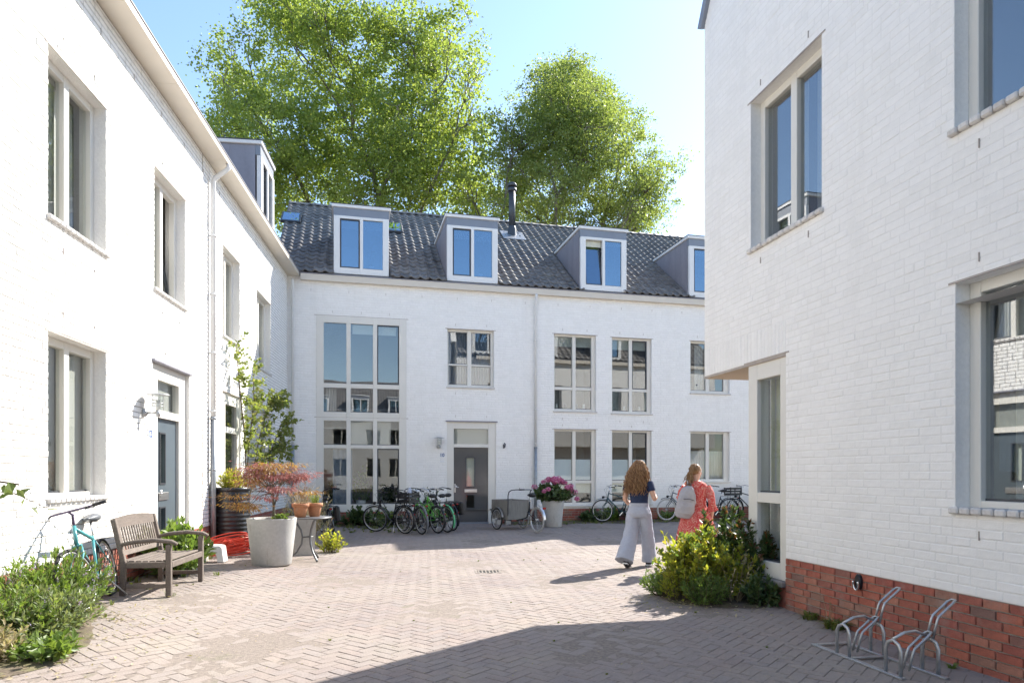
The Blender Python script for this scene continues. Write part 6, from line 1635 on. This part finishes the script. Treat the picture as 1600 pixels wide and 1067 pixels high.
legR = [(.085, 0, .90), (.10, .10, .50), (.115, .20, .10)]; legL = [(-.085, 0, .90), (-.10, -.04, .50), (-.13, -.30, .155)]
for l in (legR, legL): b.tube(l, [.085, .055, .036], 12)
b.tube([(.115, .18, .07), (.118, .28, .05), (.12, .36, .035)], [.036, .036, .028], 10); b.tube([(-.13, -.32, .125), (-.125, -.25, .06), (-.12, -.19, .035)], [.036, .036, .026], 10)
remesh(b.build('body', skin_m, gp), .0065, 3)
eyes(gp, hc, Rg)
c = MB(); c.loft([(0, 0, 1.0, .150, .113), (0, 0, 1.08, .142, .108), (0, .005, 1.24, .168, .120), (0, 0, 1.34, .178, .107), (0, -.005, 1.395, .135, .082), (0, -.005, 1.425, .078, .062)], 24)
for A in (armR, armL): c.tube([A[0], Vector(A[0]).lerp(Vector(A[1]), .5), A[1], Vector(A[1]).lerp(Vector(A[2]), .12)], [.066, .066, .060, .056], 14)
remesh(c.build('top', navy_m, gp), .009, 3, .5, (.09, .012))
c = MB(); c.loft([(0, 0, 1.025, .148, .112), (0, 0, .99, .152, .116), (0, -.005, .93, .182, .142), (0, -.01, .86, .192, .150), (0, -.005, .80, .185, .135)], 26)
c.tube([(.088, 0, .88), (.10, .07, .66), (.112, .125, .45), (.122, .17, .22), (.126, .185, .075)], [.105, .105, .104, .112, .120], 18, flat=1.0); c.tube([(-.088, -.01, .88), (-.105, -.03, .66), (-.125, -.10, .45), (-.15, -.24, .24), (-.165, -.315, .115)], [.108, .112, .120, .136, .150], 18)
tr_o = remesh(c.build('trousers', linen_m, gp), .010, 4, .5, (.12, .03))
wb = MB(); wb.loft([(0, 0, .985, .158, .121), (0, 0, 1.03, .154, .118)], 28, cap=False); wb.build('waistband', linen_m, gp)
for pts, n_ in (([(.115, .15, .05), (.118, .25, .045), (.12, .345, .04)], 0), ([(-.135, -.345, .115), (-.127, -.265, .055), (-.12, -.18, .042)], 1)):
    s = MB(); s.tube(pts, [.046, .049, .042], 12); so = remesh(s.build('shoe', shoe_m, gp), .008, 2)
    s = MB(); s.tube([Vector(p) - Vector((0, .0 if n_ == 0 else .012, .026)) for p in pts], [.046, .047, .038], 10, flat=1.0) if False else s.bar(Vector(pts[0]) - Vector((0, .05, .034)) if n_ == 0 else Vector(pts[0]) + Vector((0, -.03, -.02)), Vector(pts[2]) + Vector((0, .03, -.03)), .088, .022, bev=.008); s.build('sole', white_pl, so)
# hair: a full core and many curled strands over it
h = MB(); h.ell((0, .005, 1.622), (.086, .102, .092), 18, 12); h.ell((-.005, -.05, 1.53), (.098, .072, .12), 18, 12); h.ell((-.03, -.065, 1.41), (.115, .055, .12), 18, 12)
ho = remesh(h.build('hair', hair_curl, gp), .012, 3, .5, (.05, .035))
rts, lns = [], []
for i in range(420):
    a = rng.uniform(PI * .92, PI * 2.08) if random.random() < .85 else rng.uniform(0, 2 * PI); z = rng.uniform(.0, .1); rr = math.sqrt(max(0, 1 - (z / .104) ** 2)) * .09
    rts.append((rr * math.cos(a), .0 + rr * 1.12 * math.sin(a), 1.622 + z)); lns.append(rng.uniform(.32, .50))
curls(ho, rts, lns, hair_curl, lambda p: np.array((p[0] * 15, p[1] * 5 - .25, 0)) * rng.uniform(.5, 1.25), .016, 4.5, .0050, 'curls', (-.05, -.05, 0))

# ---- the woman in the red dress
wp_ = thing('person', 'woman with a blond ponytail in a red floral dress walking behind the right shrubs', 'person', (2.90, 10.75, 0), math.radians(-14))
b = MB(); hc2 = (.0, .03, 1.535); Rw_ = head(b, hc2, math.radians(-48), math.radians(-3))
b.tube([(0, -.005, 1.34), (0, .005, 1.41), (0, .015, 1.48)], [.055, .050, .050], 12)
b.loft([(0, 0, .82, .15, .115), (0, 0, .92, .165, .12), (0, 0, .99, .14, .105), (0, .0, 1.07, .135, .10), (0, .005, 1.2, .158, .11), (0, 0, 1.30, .168, .095), (0, -.005, 1.355, .125, .07), (0, -.005, 1.39, .055, .05)], 20)
aR = [(.165, -.01, 1.30), (.215, -.03, 1.19), (.235, -.06, 1.05)]; fR = [(.235, -.06, 1.05), (.245, -.02, .93), (.235, .035, .82)]
aL = [(-.165, -.01, 1.30), (-.22, .03, 1.21), (-.24, .06, 1.07)]; fL = [(-.24, .06, 1.07), (-.22, .16, 1.12), (-.17, .2, 1.24)]
for A, Fo in ((aR, fR), (aL, fL)): b.tube(A, [.052, .046, .038], 12); b.tube(Fo, [.038, .035, .024], 12)
hand(b, fR[2], (-.05, .25, -1), (-1, .1, 0)); hand(b, fL[2], (.2, -.1, 1), (.6, -.8, 0))
for l in ([(.085, 0, .85), (.095, .08, .47), (.10, .10, .08)], [(-.085, 0, .85), (-.095, .0, .47), (-.10, -.16, .10)]): b.tube(l, [.085, .055, .036], 12)
b.tube([(.10, .08, .06), (.102, .2, .03)], [.036, .028], 10); b.tube([(-.10, -.18, .09), (-.1, -.06, .03)], [.036, .028], 10)
remesh(b.build('body', skin_m, wp_), .0065, 3); eyes(wp_, hc2, Rw_)
c = MB(); c.loft([(0, 0, .93, .152, .118), (0, 0, .97, .148, .114), (0, 0, 1.06, .150, .116), (0, .005, 1.2, .172, .125), (0, 0, 1.29, .184, .110), (0, -.005, 1.345, .150, .088), (0, -.005, 1.385, .082, .066)], 24)
c.tube([aR[0], aR[1], aR[2], Vector(fR[0]).lerp(Vector(fR[1]), .5)], [.056, .060, .056, .060], 14); c.tube([aL[0], aL[1], aL[2], Vector(fL[0]).lerp(Vector(fL[1]), .5)], [.056, .060, .056, .060], 14)
remesh(c.build('bodice', dress_m, wp_), .009, 3, .5, (.08, .014))
c = MB(); V = []; n = 72; F = []
for i, (z, r1, r2) in enumerate(((.985, .155, .12), (.955, .162, .128), (.88, .20, .165), (.78, .235, .205), (.62, .275, .25), (.45, .31, .285))):
    for j in range(n):
        a = 2 * PI * j / n; w = 1 + .045 * i / 3 * math.sin(a * 9 + i * .3) + .02 * i / 3 * math.sin(a * 17 + 1); V.append((r1 * w * math.cos(a), -.01 * i + r2 * w * math.sin(a), z))
for i in range(5):
    for j in range(n): F.append([i * n + j, i * n + (j + 1) % n, (i + 1) * n + (j + 1) % n, (i + 1) * n + j])
c.add(V, F, 0, True); c.build('skirt', dress_m, wp_)
c = MB(); c.loft([(0, 0, .955, .164, .131), (0, 0, .995, .160, .127)], 30, cap=False); c.build('belt', dress_m, wp_)
for fo in (fR, fL):
    c = MB(); p0 = Vector(fo[0]).lerp(Vector(fo[1]), .42); p1 = Vector(fo[0]).lerp(Vector(fo[1]), .95); d = (p1 - p0).normalized(); u = d.cross(Vector((0, 1, .2))).normalized(); v = d.cross(u); V = []; F = []
    for i in range(4):
        for j in range(40):
            a = 2 * PI * j / 40; rr = .058 + .008 * i + .009 * i / 3 * math.sin(a * 8); V.append(p0.lerp(p1, i / 3) + u * rr * math.cos(a) + v * rr * math.sin(a))
    for i in range(3):
        for j in range(40): F.append([i * 40 + j, i * 40 + (j + 1) % 40, (i + 1) * 40 + (j + 1) % 40, (i + 1) * 40 + j])
    c.add(V, F, 0, True); c.build('cuff', dress_m, wp_)
for pts in ([(.10, .06, .04), (.102, .14, .032), (.104, .24, .03)], [(-.10, -.20, .085), (-.1, -.12, .04), (-.1, -.03, .032)]): s = MB(); s.tube(pts, [.042, .044, .036], 10); s.build('shoe', shoe_m, wp_)
h = MB(); Rr_ = Matrix.Rotation(math.radians(-48), 3, 'Z')
h.ell(Vector(hc2) + Rr_ @ Vector((0, -.025, .032)), (.085, .098, .092), 18, 12, Rr_); h.ell(Vector(hc2) + Rr_ @ Vector((0, -.112, -.02)), (.04, .04, .04), 12, 8)
ho = remesh(h.build('hair', hair_blond, wp_), .009, 3, .5, (.03, .012))
pt = Vector(hc2) + Rr_ @ Vector((0, -.13, -.03)); rts = [tuple(pt + Vector(rng.normal(0, .016, 3))) for _ in range(90)]
curls(ho, rts, rng.uniform(.10, .22, 90), hair_blond, lambda p: rng.normal(0, .35, 3) * np.array((1, .6, 0)), .009, 2., .0042, 'ponytail', (-.03, -.02, 0), 14)
rts = [tuple(Vector(hc2) + Rr_ @ Vector((.088 * math.sin(t) * math.cos(a), -.025 + .1 * math.sin(t) * math.sin(a), .036 + .092 * math.cos(t)))) for a, t in zip(rng.uniform(PI, 2 * PI, 70), rng.uniform(.2, 1.5, 70))]
curls(ho, rts, rng.uniform(.03, .08, 70), hair_blond, lambda p: np.array((0, -.25, 0)), .006, 1., .004, 'strands', (0, 0, 0), 8)
# her backpack
bp = thing('backpack', 'light grey backpack hanging from the shoulder of the woman in red', 'backpack', (2.90, 10.75, 0), math.radians(-14))
Mb = Matrix.Translation((-.155, -.185, 1.06)) @ Matrix.Rotation(math.radians(10), 4, 'Y') @ Matrix.Rotation(math.radians(22), 4, 'Z')
q = MB(); q.M = Mb
q.loft([(0, 0, -.25, .105, .055), (0, 0, -.235, .135, .08), (0, -.01, -.12, .150, .105), (0, -.01, .02, .148, .10), (0, -.0, .15, .125, .085), (0, 0, .225, .085, .06), (0, 0, .255, .04, .035)], 24)
o = remesh(q.build('bag_body', bag_m, bp), .010, 2, .5, (.10, .028))
q = MB(); q.M = Mb; q.loft([(0, -.055, -.19, .085, .055), (0, -.06, -.17, .11, .068), (0, -.065, -.06, .115, .07), (0, -.06, .0, .10, .058), (0, -.05, .02, .07, .04)], 20); remesh(q.build('front_pocket', bag_m, bp), .010, 2, .5, (.07, .016))
q = MB(); q.M = Mb; q.tube([(-.09, -.095, .045), (0, -.122, .06), (.09, -.095, .045)], .005, 5); q.build('zip', strap_m, bp)
q = MB(); q.M = Mb; q.tube([(-.03, .02, .25), (-.02, .0, .29), (.03, .0, .29), (.04, .02, .25)], .008, 6); q.build('carry_loop', strap_m, bp)
q = MB(); q.tube([(-.13, -.13, 1.28), (-.13, -.10, 1.385), (-.125, -.01, 1.405), (-.14, .09, 1.32), (-.17, .11, 1.15), (-.21, .02, .95), (-.2, -.12, .87)], .017, 6, flat=.5); q.build('shoulder_strap', bag_m, bp)
q = MB(); q.tube([(-.05, -.15, 1.25), (-.03, -.14, 1.1), (-.06, -.13, .92), (-.08, -.16, .80), (-.075, -.19, .72)], .013, 6, flat=.5); q.build('loose_strap', strap_m, bp)

# plants on the floor behind the big window, soil under the shrubs
for x, y, label, h, mm in ((-3.2, .75, 'tall leafy house plant behind the middle pane of the big window', 1.3, leaf_mid), (-3.95, .8, 'dark house plant behind the left pane of the big window', .9, leaf_deep), (-2.45, .9, 'small house plant behind the right pane of the big window', .8, leaf_deep)):
    hp = bush('house_plant', label, 'plant', wp(BACK, x, y, .45), .3, .25, h, 26, 14, .13, .5, mm, start=.4)
    q = MB(); q.lathe([(.12, 0), (.15, .26), (.135, .26), (.13, .22)], 16, cap=(True, False)); q.build('pot', white_pl, hp)
def bed(name, pts, h=.02):
    mb = MB(); n = 60; P = []
    c = Vector((sum(p[0] for p in pts) / len(pts), sum(p[1] for p in pts) / len(pts), 0)); m_ = len(pts)
    for i in range(n):
        t = i / n * m_; k = int(t); f = t - k; f = f * f * (3 - 2 * f)
        a, b = Vector((*pts[k], 0)), Vector((*pts[(k + 1) % m_], 0)); p = a.lerp(b, f); d = (p - c); p += d.normalized() * (random.gauss(0, .02))
        P.append(p)
    V = [(p.x, p.y, gz(p.x, p.y) + .003) for p in P] + [(c.x + (p.x - c.x) * .82, c.y + (p.y - c.y) * .82, gz(p.x, p.y) + h) for p in P] + [(c.x, c.y, gz(c.x, c.y) + h * 1.3)]
    mb.add(V, [[i, (i + 1) % n, n + (i + 1) % n, n + i] for i in range(n)] + [[n + i, n + (i + 1) % n, 2 * n] for i in range(n)], 0, True)
    return mb.build(name, soil, kind='structure')
bed('planting_bed', [(-4.95, 7.35), (-4.3, 7.3), (-4.0, 6.5), (-3.62, 5.9), (-3.42, 5.25), (-3.6, 4.7), (-4.55, 4.4)])
bed('planting_bed', [(1.75, 8.5), (1.85, 7.95), (2.25, 7.65), (2.8, 7.62), (3.05, 7.9), (3.0, 8.6), (2.5, 8.95), (2.0, 8.8)])
n = 900; c_ = np.concatenate([np.array((2.3, 8.0, 0)) + rng.normal(0, 1, (n // 2, 3)) * (.5, .35, 0), np.array((-3.85, 5.9, 0)) + rng.normal(0, 1, (n - n // 2, 3)) * (.4, .8, 0)])
c_[:, 2] = ground_z(c_[:, 0], c_[:, 1]) + .012
k = (c_[:, 0] + 6.339) * .99197 + (c_[:, 1] - 19.27) * .12644 > .05; c_ = c_[k]
L = rng.uniform(.02, .055, len(c_)); V, F = leaf_arrays(c_, rand_unit(len(c_)) * np.array((1, 1, .25)), np.tile((0, 0, 1.), (len(c_), 1)) + rng.normal(0, .3, (len(c_), 3)), L, L * .5, .2)
link('fallen_leaves', tri_mesh('fallen_leaves', V, F), dry_leaf, kind='stuff')
